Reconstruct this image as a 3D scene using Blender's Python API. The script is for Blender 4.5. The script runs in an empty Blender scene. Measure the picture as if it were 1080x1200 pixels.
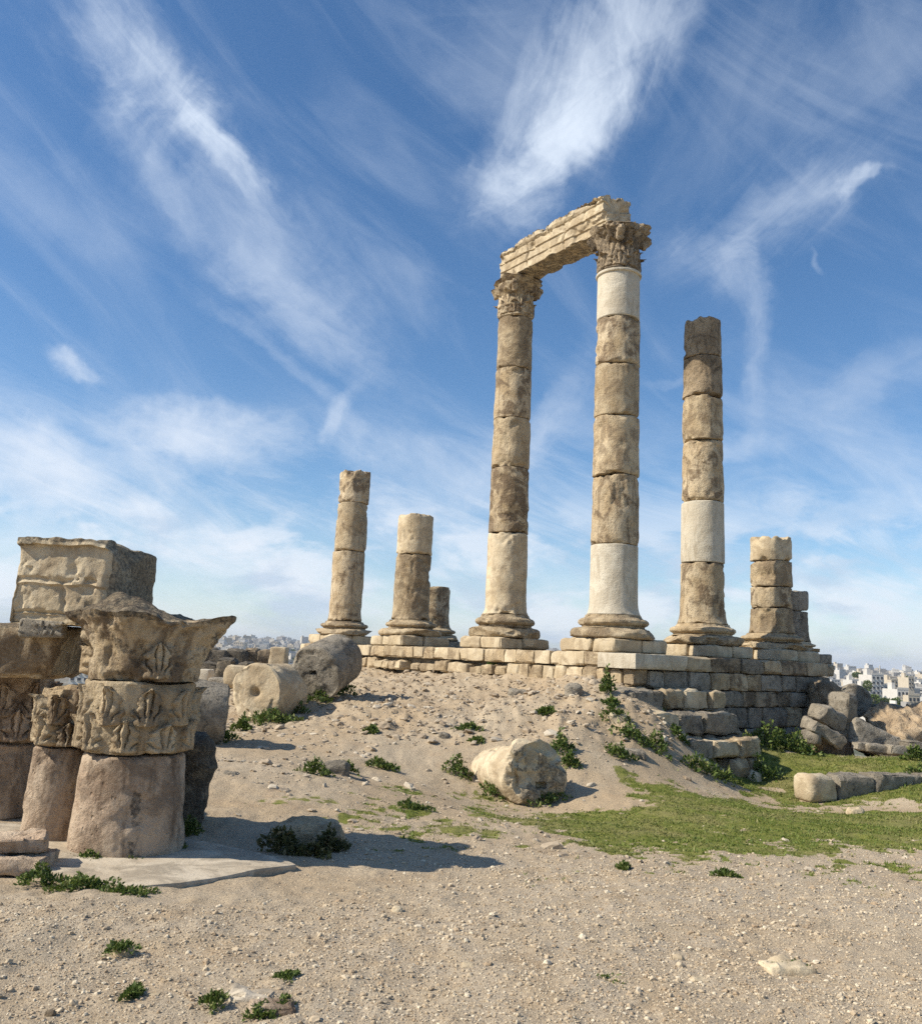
import bpy, math, random
import numpy as np
from mathutils import Vector, Matrix, Euler
random.seed(7)
scene = bpy.context.scene
# ------------------------------------------------------------------ camera
FPX = 1050.0
PITCH = math.atan(170/1050); ROLL = math.radians(2.5)
EYE = np.array([0, 0, 1.6])
_f = np.array([0, math.cos(PITCH), math.sin(PITCH)]); _r = np.array([1., 0, 0]); _u = np.array([0, -math.sin(PITCH), math.cos(PITCH)])
CR = math.cos(ROLL)*_r+math.sin(ROLL)*_u; CU = -math.sin(ROLL)*_r+math.cos(ROLL)*_u
cd = bpy.data.cameras.new('camera'); cam = bpy.data.objects.new('camera', cd); scene.collection.objects.link(cam)
cd.sensor_fit = 'HORIZONTAL'; cd.sensor_width = 36; cd.lens = 36*FPX/1080; cd.clip_start = 0.1; cd.clip_end = 12000
m = Matrix.Identity(4)
for i in range(3):
    m[i][0] = CR[i]; m[i][1] = CU[i]; m[i][2] = -_f[i]; m[i][3] = EYE[i]
cam.matrix_world = m; scene.camera = cam
# ------------------------------------------------------------------ light
SUN_EL = 39.5; PHI = 12.5          # the sun stands left of the view, a little behind the camera
sd = np.array([-math.cos(math.radians(PHI))*math.cos(math.radians(SUN_EL)), -math.sin(math.radians(PHI))*math.cos(math.radians(SUN_EL)), math.sin(math.radians(SUN_EL))])
ld = bpy.data.lights.new('sun', 'SUN'); ld.energy = 5.0; ld.angle = math.radians(0.55); ld.color = (1.0, 0.92, 0.79)
sun = bpy.data.objects.new('sun', ld); scene.collection.objects.link(sun)
sun.rotation_euler = Vector(sd).to_track_quat('Z', 'Y').to_euler(); sun.location = (-20, -5, 30)
scene.view_settings.view_transform = 'Standard'; scene.view_settings.look = 'None'; scene.view_settings.gamma = 1
scene.view_settings.use_curve_mapping = False; scene.view_settings.exposure = 0.28
scene.cycles.use_denoising = False
scene.cycles.max_bounces = 5; scene.cycles.diffuse_bounces = 3; scene.cycles.volume_bounces = 0; scene.cycles.transparent_max_bounces = 4

class NT:
    """small helper for building node trees"""
    def __init__(s, tree): s.t = tree; s.n = tree.nodes; s.l = tree.links
    def put(s, sock, v):
        if v is None: return
        if isinstance(v, bpy.types.NodeSocket): s.l.new(v, sock)
        else:
            if isinstance(v, (tuple, list)) and len(v) == 3 and sock.type == 'RGBA': v = (*v, 1)
            sock.default_value = v
    def node(s, typ, **kw):
        n = s.n.new(typ)
        for k, v in kw.items(): setattr(n, k, v)
        return n
    def math(s, op, a, b=None, c=None, clamp=False):
        n = s.node('ShaderNodeMath', operation=op, use_clamp=clamp)
        s.put(n.inputs[0], a); s.put(n.inputs[1], b)
        if c is not None: s.put(n.inputs[2], c)
        return n.outputs[0]
    def vmath(s, op, a, b=None, scale=None):
        n = s.node('ShaderNodeVectorMath', operation=op)
        s.put(n.inputs[0], a)
        if b is not None: s.put(n.inputs[1], b)
        if scale is not None: s.put(n.inputs['Scale'], scale)
        return n.outputs['Value'] if op in ('DOT_PRODUCT', 'LENGTH') else n.outputs[0]
    def noise(s, vec, scale, detail=4, rough=.55, dist=0, color=False, lac=2.0):
        n = s.node('ShaderNodeTexNoise'); s.put(n.inputs['Vector'], vec); s.put(n.inputs['Scale'], scale)
        s.put(n.inputs['Detail'], detail); s.put(n.inputs['Roughness'], rough); s.put(n.inputs['Distortion'], dist); s.put(n.inputs['Lacunarity'], lac)
        return n.outputs['Color'] if color else n.outputs[0]
    def voro(s, vec, scale, feature='F1', out=0, rnd=1):
        n = s.node('ShaderNodeTexVoronoi', feature=feature); s.put(n.inputs['Vector'], vec); s.put(n.inputs['Scale'], scale); s.put(n.inputs['Randomness'], rnd)
        return n.outputs[out]
    def step(s, v, a, b, lo=0., hi=1.):
        n = s.node('ShaderNodeMapRange', interpolation_type='SMOOTHSTEP'); s.put(n.inputs[0], v)
        s.put(n.inputs[1], a); s.put(n.inputs[2], b); s.put(n.inputs[3], lo); s.put(n.inputs[4], hi)
        return n.outputs[0]
    def mix(s, f, a, b, blend='MIX'):
        n = s.node('ShaderNodeMix', data_type='RGBA', blend_type=blend); s.put(n.inputs[0], f); s.put(n.inputs[6], a); s.put(n.inputs[7], b)
        return n.outputs[2]
    def mapping(s, vec, loc=(0, 0, 0), rot=(0, 0, 0), sc=(1, 1, 1)):
        n = s.node('ShaderNodeMapping'); s.put(n.inputs[0], vec); s.put(n.inputs[1], loc); s.put(n.inputs[2], rot); s.put(n.inputs[3], sc)
        return n.outputs[0]
    def comb(s, x, y, z):
        n = s.node('ShaderNodeCombineXYZ'); s.put(n.inputs[0], x); s.put(n.inputs[1], y); s.put(n.inputs[2], z); return n.outputs[0]
    def sep(s, v):
        n = s.node('ShaderNodeSeparateXYZ'); s.put(n.inputs[0], v); return n.outputs

# ------------------------------------------------------------------ sky with cirrus and low cumulus
world = bpy.data.worlds.new('World'); scene.world = world; world.use_nodes = True
w = NT(world.node_tree); w.n.clear()
out = w.node('ShaderNodeOutputWorld'); bg = w.node('ShaderNodeBackground'); w.l.new(bg.outputs[0], out.inputs[0])
SKY_K = 0.119
sky = w.node('ShaderNodeTexSky', sky_type='NISHITA', sun_disc=False)
sky.sun_elevation = math.radians(SUN_EL); sky.sun_rotation = math.atan2(sd[0], sd[1])
sky.air_density = 1.0; sky.dust_density = 0.6; sky.ozone_density = 2.2; sky.altitude = 800
tc = w.node('ShaderNodeTexCoord'); N = w.vmath('NORMALIZE', tc.outputs['Generated'])
nx, ny, nz = w.sep(N)
skyc = sky.outputs[0]
hs = w.node('ShaderNodeHueSaturation'); w.put(hs.inputs['Saturation'], 1.20); w.put(hs.inputs['Color'], skyc); skyc = hs.outputs[0]
# bearing and height as slopes (x = tan bearing, y = height over distance), defined all round by using the horizontal length
hl = w.math('MAXIMUM', w.math('SQRT', w.math('ADD', w.math('MULTIPLY', nx, nx), w.math('MULTIPLY', ny, ny))), .05)
az = w.math('ARCTAN2', nx, ny); el = w.math('ARCTAN2', nz, hl)
A = w.comb(az, el, 0)
warp = w.vmath('SUBTRACT', w.noise(A, 5, 5, .6, color=True), (.5, .5, .5))
warp2 = w.vmath('SUBTRACT', w.noise(A, 22, 4, .6, color=True), (.5, .5, .5))
AW = w.vmath('ADD', A, w.vmath('ADD', w.vmath('SCALE', warp, scale=.11), w.vmath('SCALE', warp2, scale=.02)))
def azel(px, py):
    d = _f+(px-540)/FPX*CR-(py-600)/FPX*CU
    return math.atan2(d[0], d[1]), math.atan2(d[2], math.hypot(d[0], d[1]))
# fine fibre fields in three directions, shared by the wisps
def fibres(ang, k=1.0, s=0):
    v = w.mapping(AW, rot=(0, 0, 0)); v = w.mapping(w.mapping(A, rot=(0, 0, -ang)), loc=(s, s*.7, 0), sc=(2.6*k, 12*k, 1))
    return w.noise(v, 1.7, 9, .66, 1.3)
FIB = {}
def fib(angdeg):
    k = round(angdeg/30)*30
    if k not in FIB: FIB[k] = fibres(math.radians(k), 1.0, k*.11)
    return FIB[k]
puffn = w.noise(AW, 7.5, 10, .64, .5)
# wisps: centre px, py, length px, width px, angle (degrees, up is positive, in the picture), strength, softness, fibre share
WISPS = [
 (175, 70, 170, 62, -50, .50, .6), (262, 165, 75, 22, -42, .70, .55), (210, 95, 85, 38, -55, .42, .4), (170, 190, 150, 40, -62, .30, .6), (300, 290, 190, 75, -48, .33, .7), (350, 370, 130, 40, -40, .2, .7),
 (60, 220, 160, 60, -30, .16, .8), (712, 60, 200, 78, 58, .60, .85), (600, 150, 120, 40, 62, .28, .9), (668, 150, 110, 40, 52, .5, .8), (640, 185, 110, 40, 48, .66, .6), (740, 40, 120, 50, 40, .42, .6), (600, 60, 120, 70, -20, .16, .8), (590, 215, 60, 60, 80, .30, .6),
 (900, 240, 130, 46, 30, .42, .85), (992, 212, 40, 10, 18, .55, .5), (955, 292, 18, 5, -50, .2, .4), (868, 285, 60, 30, 60, .26, .8), (886, 390, 135, 20, 88, .30, .7), (868, 310, 60, 34, -65, .26, .7), (850, 130, 190, 60, 60, .12, .8), (1000, 90, 160, 60, 30, .16, .8),
 (88, 440, 34, 15, -20, .7, .35), (235, 512, 115, 34, -8, .7, .6), (40, 545, 120, 50, -25, .7, .6), (390, 495, 40, 15, 62, .5, .5), (330, 430, 160, 12, -38, .22, .6), (620, 530, 90, 40, 40, .42, .6), (650, 470, 100, 22, 60, .25, .6),
 (860, 530, 70, 18, 15, .35, .6), (1010, 520, 140, 45, -35, .30, .7), (1030, 450, 90, 30, 20, .22, .7), (500, 560, 150, 40, -20, .40, .6), (180, 620, 260, 40, -18, .50, .6), (790, 452, 50, 5, 12, .14, .6), (60, 640, 160, 40, -10, .5, .5),
]
dens = None
for (px, py, L, Wd, ang, st, fs) in WISPS:
    a0, e0 = azel(px, py); ca = math.radians(ang)
    a1, e1 = azel(px+math.cos(ca)*50, py-math.sin(ca)*50); aa = math.atan2(e1-e0, a1-a0)
    k = math.hypot(a1-a0, e1-e0)/50
    v = w.mapping(w.mapping(w.vmath('SUBTRACT', AW, (a0, e0, 0)), rot=(0, 0, -aa)), sc=(1/(L*k), 1/(Wd*k), 0))
    d2 = w.vmath('DOT_PRODUCT', v, v)
    g = w.math('POWER', 2.718, w.math('MULTIPLY', d2, -.8))
    nn = w.math('MULTIPLY', w.math('SUBTRACT', fib(math.degrees(aa)), .5), 1.7*fs)
    nn = w.math('ADD', nn, w.math('MULTIPLY', w.math('SUBTRACT', puffn, .5), 2.1*(1-fs)+1.5))
    g = w.math('MULTIPLY', w.step(w.math('ADD', w.math('MULTIPLY', g, 1.25), nn), .10, 1.95), w.math('MULTIPLY', w.step(g, .0, .60), st*1.05))
    dens = g if dens is None else w.math('SUBTRACT', w.math('ADD', dens, g), w.math('MULTIPLY', dens, g))
# generic cirrus over the whole sky, thin, plus a cumulus belt near the horizon
gen = w.noise(w.mapping(w.mapping(A, rot=(0, 0, .6)), sc=(1.2, 5.5, 1)), 1.9, 9, .62, 1.2)
gen = w.math('MULTIPLY', w.step(gen, .44, .85), .20)
streak = w.noise(w.mapping(w.mapping(A, rot=(0, 0, .33)), sc=(1.5, 7, 1)), 2.2, 9, .66, .9)
low = w.math('MULTIPLY', w.step(el, .31, .12), w.step(streak, .40, .74)); low = w.math('MULTIPLY', low, .74)
cum = w.noise(w.mapping(A, sc=(1, 1.9, 1), loc=(3.3, 1.2, 0)), 7.5, 8, .58, .25)
cumm = w.math('MULTIPLY', w.math('MULTIPLY', w.step(el, .22, .10), w.step(cum, .46, .60)), .72)
hz = w.math('MULTIPLY', w.step(el, .15, -.02), .45)
for q in (gen, low, cumm, hz):
    dens = w.math('SUBTRACT', w.math('ADD', dens, q), w.math('MULTIPLY', dens, q))
dens = w.math('MINIMUM', dens, .96)
cshade = w.noise(w.mapping(A, sc=(1, 2.2, 1), loc=(3.3, 1.27, 0)), 7.5, 5, .55, .25)
ccol = w.mix(w.math('MULTIPLY', w.step(cshade, .45, .62), w.step(el, .26, .08)), (6.2, 6.6, 7.2), (4.2, 5.0, 6.1))
ccol = w.mix(w.step(el, .1, .55), ccol, (6.2, 6.9, 7.8))
col = w.mix(dens, skyc, ccol)
w.put(bg.inputs[0], col); w.put(bg.inputs[1], SKY_K)

# ------------------------------------------------------------------ helpers
def W(px, py, Y):
    d = _f+(px-540)/FPX*CR-(py-600)/FPX*CU
    return EYE+d*Y/d[1]
def Wz(px, py, z):
    d = _f+(px-540)/FPX*CR-(py-600)/FPX*CU
    return EYE+d*(z-1.6)/d[2]
def hash3(ix, iy, iz, s):
    h = (ix*374761393+iy*668265263+iz*1274126177+s*974711) & 0xffffffff
    h = ((h ^ (h >> 13))*1103515245) & 0xffffffff
    h = (h ^ (h >> 16))*2654435761 & 0xffffffff
    return ((h ^ (h >> 15)) & 0xffffff)/float(0xffffff)
def vnoise(P, s=0):
    Pf = np.floor(P).astype(np.int64); t = P-Pf; t = t*t*t*(t*(t*6-15)+10)
    r = 0
    for dx in (0, 1):
        wx = t[:, 0] if dx else 1-t[:, 0]
        for dy in (0, 1):
            wy = t[:, 1] if dy else 1-t[:, 1]
            for dz in (0, 1):
                wz = t[:, 2] if dz else 1-t[:, 2]
                r = r+hash3(Pf[:, 0]+dx, Pf[:, 1]+dy, Pf[:, 2]+dz, s)*wx*wy*wz
    return r*2-1
def fbm(P, scale=1, octv=4, seed=0, gain=.5):
    P = np.asarray(P, float)*scale+np.array([13.7, 7.3, 31.1])*(seed % 97+1); a = 1; t = 0; tot = 0
    for o in range(octv):
        t = t+a*vnoise(P, seed+o); tot += a; a *= gain; P = P*2.03+11.3
    return t/tot*1.5
def sst(x, a, b):
    t = np.clip((x-a)/(b-a), 0, 1); return t*t*(3-2*t)

def mesh_obj(name, V, Fs, mat, parent=None, loc=(0, 0, 0), smooth=True, attr=None):
    me = bpy.data.meshes.new(name)
    V = np.asarray(V, dtype=np.float32)
    if isinstance(Fs, np.ndarray):
        n, k = Fs.shape
        me.vertices.add(len(V)); me.vertices.foreach_set('co', V.ravel())
        me.loops.add(n*k); me.loops.foreach_set('vertex_index', Fs.astype(np.int32).ravel())
        me.polygons.add(n); me.polygons.foreach_set('loop_start', np.arange(0, n*k, k, dtype=np.int32))
    else:
        me.from_pydata(V.tolist(), [], Fs)
    me.update(); me.validate()
    if smooth: me.polygons.foreach_set('use_smooth', [True]*len(me.polygons))
    for k, v in (attr or {}).items():
        a = me.attributes.new(k, 'FLOAT', 'POINT'); a.data.foreach_set('value', np.asarray(v, dtype=np.float32))
    if mat: me.materials.append(mat)
    o = bpy.data.objects.new(name, me); scene.collection.objects.link(o)
    if parent is not None:
        o.parent = parent; o.location = Vector(loc)-wloc(parent)
    else: o.location = loc
    return o
def wloc(o):
    v = Vector((0, 0, 0))
    while o is not None: v = v+o.location; o = o.parent
    return v
def tag(o, label=None, cat=None, group=None, kind=None):
    for k, v in (('label', label), ('category', cat), ('group', group), ('kind', kind)):
        if v: o[k] = v
    return o
def thing(name, loc, label, cat, group=None):
    o = bpy.data.objects.new(name, None); scene.collection.objects.link(o); o.location = loc; o.empty_display_size = .3
    return tag(o, label, cat, group)

# ------------------------------------------------------------------ materials
def stone(name, light, mid, dark, lich_dark=(.06, .057, .05), stain=.5, lichen=.15, streak=.4, sc=1.0, bump=.8, pit=.6, rnd=.12, speck=.35, blast=(.44, .55)):
    mt = bpy.data.materials.new(name); mt.use_nodes = True; t = NT(mt.node_tree)
    b = t.n['Principled BSDF']; tcn = t.node('ShaderNodeTexCoord'); oi = t.node('ShaderNodeObjectInfo')
    off = t.vmath('SCALE', t.comb(oi.outputs['Random'], t.math('FRACT', t.math('MULTIPLY', oi.outputs['Random'], 17.3)), t.math('FRACT', t.math('MULTIPLY', oi.outputs['Random'], 91.7))), scale=60)
    P = t.vmath('ADD', tcn.outputs['Object'], off)
    a = t.noise(P, 1.7*sc, 6, .6, .4); c = t.mix(t.step(a, .36, .66), light, mid)
    s1 = t.noise(P, 2.6*sc, 8, .66, .8)
    PS = t.mapping(P, sc=(1, 1, .22)); s2 = t.noise(PS, 6.5*sc, 6, .6, .5)
    s1 = t.math('ADD', s1, t.math('MULTIPLY', t.math('SUBTRACT', t.math('FRACT', t.math('MULTIPLY', oi.outputs['Random'], 33.1)), .5), .10)); m1 = t.math('MULTIPLY', t.step(s1, blast[0], blast[1]+.06), stain)
    m2 = t.math('MULTIPLY', t.step(s2, .5, .66), streak)
    mk = t.math('SUBTRACT', t.math('ADD', m1, m2), t.math('MULTIPLY', m1, m2))
    c = t.mix(mk, c, dark)
    gr = t.noise(P, 34*sc, 5, .7); c = t.mix(t.math('MULTIPLY', t.step(gr, .3, .75), speck), c, t.mix(.5, c, (.70, .62, .48)))
    g2 = t.noise(P, 90, 3, .6); c = t.mix(t.math('MULTIPLY', t.step(g2, .56, .70), speck), c, t.mix(.72, c, (.05, .04, .03)))
    at = t.node('ShaderNodeAttribute', attribute_name='lich_dark')
    l1 = t.noise(P, 7*sc, 9, .7, .6); lv = t.math('ADD', l1, t.math('MULTIPLY', at.outputs['Fac'], .30))
    lm = t.step(lv, .72-lichen*.4, .80-lichen*.4)
    l2 = t.step(t.noise(P, 28*sc, 6, .7), .40, .62, .45, 1.0)
    c = t.mix(t.math('MULTIPLY', t.math('MULTIPLY', lm, l2), .85), c, lich_dark)
    wn = t.noise(P, 15*sc, 6, .65); c = t.mix(t.step(wn, .62, .74, 0, .30), c, (.16, .12, .07))
    hv = t.node('ShaderNodeHueSaturation'); t.put(hv.inputs['Color'], c)
    t.put(hv.inputs['Value'], t.math('ADD', 1-rnd, t.math('MULTIPLY', t.math('FRACT', t.math('MULTIPLY', oi.outputs['Random'], 7.7)), 2*rnd)))
    t.put(b.inputs['Base Color'], hv.outputs[0]); t.put(b.inputs['Roughness'], .92); t.put(b.inputs['Specular IOR Level'], .15)
    vp = t.voro(t.vmath('ADD', P, t.vmath('SCALE', t.noise(P, 9, 3, color=True), scale=.09)), 17*sc)
    pits = t.math('MULTIPLY', t.step(vp, .30, .05), t.step(t.noise(P, 4*sc, 3), .46, .62))
    h = t.math('ADD', t.math('ADD', t.math('MULTIPLY', t.noise(P, 6*sc, 10, .72), 1.2), t.math('MULTIPLY', t.noise(P, 26*sc, 6, .7), .5)), t.math('MULTIPLY', gr, .35))
    h = t.math('SUBTRACT', h, t.math('MULTIPLY', pits, pit)); h = t.math('SUBTRACT', h, t.math('MULTIPLY', lm, .08))
    bp = t.node('ShaderNodeBump'); t.put(bp.inputs['Strength'], bump); t.put(bp.inputs['Distance'], .06); t.put(bp.inputs['Height'], h)
    t.put(b.inputs['Normal'], bp.outputs[0])
    return mt
MW = stone('limestone_warm', (.57, .455, .29), (.43, .32, .185), (.14, .09, .05), stain=.6, streak=.35)
MB = stone('limestone_brown_stained', (.60, .485, .32), (.44, .325, .185), (.15, .098, .055), stain=.85, streak=.6, lichen=.25, blast=(.47, .53))
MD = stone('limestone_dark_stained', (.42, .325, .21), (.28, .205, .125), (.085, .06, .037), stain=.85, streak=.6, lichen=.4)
MP = stone('pale_restored_stone', (.62, .56, .44), (.57, .50, .38), (.36, .30, .21), stain=.40, streak=.6, lichen=.02, bump=.45, pit=.5, speck=.2, rnd=.04)
MC = stone('cream_limestone', (.60, .50, .34), (.50, .395, .245), (.27, .195, .115), stain=.55, streak=.35, lichen=.02, bump=.38)
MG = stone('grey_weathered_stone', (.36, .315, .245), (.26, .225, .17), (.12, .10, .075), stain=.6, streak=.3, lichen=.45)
MK = stone('black_crusted_stone', (.30, .24, .16), (.19, .155, .11), (.075, .062, .045), stain=.7, streak=.3, lichen=.8, bump=.8)
MR = stone('ruddy_limestone', (.60, .47, .335), (.47, .335, .225), (.14, .088, .055), stain=.65, streak=.75, lichen=.2, bump=.8)
MS = stone('grey_slab', (.58, .50, .38), (.46, .375, .265), (.27, .225, .165), stain=.75, streak=0, lichen=.15, bump=.3, pit=.1, rnd=.05)
MO = stone('tan_bedrock', (.50, .375, .235), (.40, .29, .175), (.20, .135, .08), stain=.6, streak=.0, lichen=.2, bump=1.0)

# ------------------------------------------------------------------ ground height
CTRL = []
def cp(px, py, Y=None, z=None):
    q = W(px, py, Y) if Y else Wz(px, py, z); CTRL.append(tuple(q))
for a in [(0, 1200, None, 0), (540, 1200, None, 0), (1080, 1200, None, -.03), (200, 1100, None, -.04), (540, 1100, None, -.05), (900, 1100, None, -.1), (145, 1010, None, -.14), (20, 1010, None, -.12), (340, 1015, None, -.17),
          (600, 1010, None, -.22), (800, 1010, None, -.27), (1000, 1010, None, -.32), (800, 950, None, -.42), (1060, 960, None, -.5), (1000, 930, None, -.6), (870, 915, 18.8), (605, 938, 14.4), (450, 930, 12.2), (300, 960, 9.6),
          (350, 900, 13.0), (300, 870, 15.5), (240, 872, 14.6), (450, 850, 17), (420, 820, 20.3), (340, 842, 18.6), (300, 845, 18.3), (395, 818, 20), (440, 800, 24.6), (540, 786, 26), (480, 786, 28), (600, 850, 17), (620, 815, 20.2), (690, 792, 20.8), (600, 787, 24),
          (735, 806, 19.2), (725, 850, 17.3), (745, 890, 16.2), (800, 908, 16.6), (845, 912, 17.4), (760, 840, 17.8), (950, 882, 22), (1000, 893, 19.6), (900, 880, 20.4), (880, 892, 19.6), (1060, 888, 20), (660, 870, 16), (400, 768, 31), (420, 773, 29.5)]:
    cp(*a)
CTRL += [(-12, 9, 0), (-15, 22, -.2), (-9, 30, -.6), (-2, 38, -.3), (12, 9, -.35), (17, 20, -1.1), (13, 27, -1.3), (0, -6, .05), (-9, 0, .02), (9, 0, -.05), (-6, 14, 0), (-8, 20, .1), (20, 32, -3), (-16, 36, -2), (5, 36, 0), (11, 33, -1), (-14, -8, 0), (14, -8, 0)]
CT = np.array(CTRL)
def _tps():
    n = len(CT); d = np.hypot(CT[:, None, 0]-CT[None, :, 0], CT[:, None, 1]-CT[None, :, 1])
    K = np.where(d > 0, d*d*np.log(d+1e-9), 0)+np.eye(n)*.25
    Pm = np.c_[np.ones(n), CT[:, :2]]; Amat = np.block([[K, Pm], [Pm.T, np.zeros((3, 3))]])
    return np.linalg.solve(Amat, np.r_[CT[:, 2], 0, 0, 0])
TW = _tps()
FAR = np.array([[0, 0], [40, -1], [60, -5], [110, -18], [200, -23], [300, -21], [450, -21], [700, -24], [1200, -17], [1700, -3], [2100, 12], [2500, 21], [2800, 17], [3600, 10], [6000, 6]], float)
def Hraw(x, y):
    x = np.atleast_1d(np.asarray(x, float)); y = np.atleast_1d(np.asarray(y, float)); r = np.hypot(x, y)
    res = np.zeros(len(x)); near = r < 60
    if near.any():
        xn = x[near]; yn = y[near]; t = TW[-3]+TW[-2]*xn+TW[-1]*yn
        for i in range(len(CT)):
            d2 = (xn-CT[i, 0])**2+(yn-CT[i, 1])**2
            t = t+TW[i]*.5*d2*np.log(d2+1e-12)
        res[near] = np.clip(t, -4, 1.6)
    f = np.interp(r, FAR[:, 0], FAR[:, 1])
    azm = np.arctan2(x, y)
    f = f*np.where(f > 0, 1+.1*np.sin(azm*9)-.55*sst(azm, .1, .4), 1)+np.where(r > 500, 5*np.sin(x*.004+1)*np.cos(y*.003), 0)
    f = f+(46+6*np.sin(azm*40))*np.exp(-((azm+.52)/.055)**2)*np.exp(-((r-620)/170)**2)
    k = sst(r, 34, 52)
    return res*(1-k)+f*k
def H(x, y):
    return float(Hraw(x, y)[0])
def G(px, py):
    """point of the ground on the line through a pixel"""
    d = _f+(px-540)/FPX*CR-(py-600)/FPX*CU; d = d/d[1]
    Ys = np.linspace(2, 40, 400); q = EYE[None]+d[None]*Ys[:, None]; hh = Hraw(q[:, 0], q[:, 1])
    i = np.argmax(q[:, 2] < hh)
    if i == 0: i = 399
    return q[i]
def green(x, y):
    """0..1 how much the ground is grown over"""
    x = np.asarray(x, float); y = np.asarray(y, float)
    P = np.c_[x, y, np.zeros(len(x))]
    n = fbm(P, .55, 4, 3); n2 = fbm(P, 2.4, 4, 9); n3 = fbm(P, 9, 3, 19)
    # region: right middle of the site
    e1 = 1-np.sqrt(((x-4.6-.22*(y-11.5))/6.1)**2+((y-12.7-.2*(x-4))/4.0)**2)
    e2 = 1-np.sqrt(((x-8.2)/3.6)**2+((y-18.2)/3.2)**2)
    e3 = 1-np.sqrt(((x-8.6)/2.6)**2+((y-14.2)/2.4)**2)
    e = np.maximum(np.maximum(e1, e2*1.1), e3)
    return sst(e*1.7+n*.50+n2*.45+n3*.30, .08, .80)

# ------------------------------------------------------------------ ground sheet
def ground_mat():
    mt = bpy.data.materials.new('dirt_and_gravel'); mt.use_nodes = True; t = NT(mt.node_tree); b = t.n['Principled BSDF']
    P = t.node('ShaderNodeTexCoord').outputs['Object']
    a = t.noise(P, .45, 6, .6, .3); c = t.mix(t.step(a, .38, .64), (.49, .375, .235), (.55, .45, .31))
    a2 = t.noise(P, 2.2, 6, .65); c = t.mix(t.step(a2, .5, .72, 0, .55), c, (.40, .28, .165))
    gv = t.node('ShaderNodeAttribute', attribute_name='gravel').outputs['Fac']
    c = t.mix(t.math('MULTIPLY', gv, t.step(t.noise(P, 3.1, 5, .6), .36, .6)), c, (.53, .445, .325))
    f = t.noise(P, 42, 6, .7); c = t.mix(t.step(f, .3, .7, .0, .55), c, (.27, .205, .14))
    sp = t.noise(P, 120, 3, .7); c = t.mix(t.step(sp, .58, .68, 0, .55), c, (.66, .58, .46)); c = t.mix(t.step(sp, .42, .32, 0, .5), c, (.14, .10, .065))
    vc = t.voro(P, 46); cell = t.node('ShaderNodeTexVoronoi'); t.put(cell.inputs['Vector'], P); t.put(cell.inputs['Scale'], 46)
    cr = t.sep(cell.outputs['Color'])[0]
    pm = t.math('MULTIPLY', t.step(vc, .42, .30), t.step(cr, .62, .70)); c = t.mix(t.math('MULTIPLY', pm, .55), c, t.mix(cr, (.62, .55, .44), (.25, .20, .15)))
    g = t.node('ShaderNodeAttribute', attribute_name='green').outputs['Fac']
    gn = t.noise(P, 7, 7, .7); gc = t.mix(t.step(gn, .35, .65), (.13, .155, .028), (.24, .24, .06)); gc = t.mix(t.step(t.noise(P, 30, 4, .7), .45, .65, 0, .5), gc, (.06, .075, .018))
    gc = t.mix(t.step(t.noise(P, .9, 5, .7), .42, .68, 0, .75), gc, (.27, .235, .10)); gm = t.step(t.math('ADD', g, t.math('MULTIPLY', t.math('SUBTRACT', t.noise(P, 20, 6, .75), .5), 1.3)), .38, .62)
    c = t.mix(t.math('MULTIPLY', gm, t.math('LESS_THAN', 0.02, g)), c, gc)
    t.put(b.inputs['Base Color'], c); t.put(b.inputs['Roughness'], .95); t.put(b.inputs['Specular IOR Level'], .1)
    h = t.math('ADD', t.math('MULTIPLY', f, .55), t.math('MULTIPLY', sp, .30)); h = t.math('ADD', h, t.math('MULTIPLY', pm, .35)); h = t.math('ADD', h, t.math('MULTIPLY', t.noise(P, 9, 6, .65), .8))
    bp = t.node('ShaderNodeBump'); t.put(bp.inputs['Strength'], .75); t.put(bp.inputs['Distance'], .035); t.put(bp.inputs['Height'], h); t.put(b.inputs['Normal'], bp.outputs[0])
    return mt
def relief(x, y, h):
    P = np.c_[x, y, np.zeros(len(x))]; r = np.hypot(x, y)
    n = fbm(P, .9, 3, 21)*.030+fbm(P, 3.5, 3, 25)*.016+np.maximum(fbm(P, 8, 2, 31), 0)*.018
    m = sst(h, -.02, .35)*sst(y, 12, 15)*(y < 34)         # the mound is rougher
    n = n+m*(fbm(P, 1.6, 4, 41)*.06+np.maximum(0, fbm(P, 4.5, 3, 45)-.15)*.13+np.maximum(0, fbm(P, 10, 3, 47)-.1)*.06)
    return n*(1-sst(r, 30, 45))
def polar(r0, r1, ratio, dense, ndense, nside):
    nr = int(math.log(r1/r0)/math.log(ratio))+1; rr = r0*(r1/r0)**(np.arange(nr+1)/nr)
    azs = np.r_[np.linspace(-math.pi, -dense, nside, endpoint=False), np.linspace(-dense, dense, ndense, endpoint=False), np.linspace(dense, math.pi, nside, endpoint=False)]
    na = len(azs); X = rr[:, None]*np.sin(azs)[None]; Y = rr[:, None]*np.cos(azs)[None]
    i = np.arange(nr)[:, None]*na; j = np.arange(na)[None]; j2 = (j+1) % na
    F4 = np.stack([i+j, i+na+j, i+na+j2, i+j2], -1).reshape(-1, 4)
    return X.ravel(), Y.ravel(), F4, na, len(rr)
gx, gy, gf, na, nrr = polar(1.2, 52, 1.0075, .60, 460, 46)
gh = Hraw(gx, gy); gz = gh+relief(gx, gy, gh)
def gravel(x, y):
    P = np.c_[x, y, np.zeros(len(x))]
    n = fbm(P, .5, 4, 51)
    a = np.exp(-((x-1.2)/2.6)**2-((y-5.2)/1.8)**2)+.9*np.exp(-((x-3.5)/3)**2-((y-7.8)/1.1)**2)+.4*np.exp(-((x+2.2)/1.6)**2-((y-5.6)/1.2)**2)
    return np.clip(a*1.0+n*.45+.12, 0, 1)*(y < 13)
V = np.c_[gx, gy, gz]; V = np.r_[V, [[0, 0, gz[:na].mean()]]]
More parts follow.
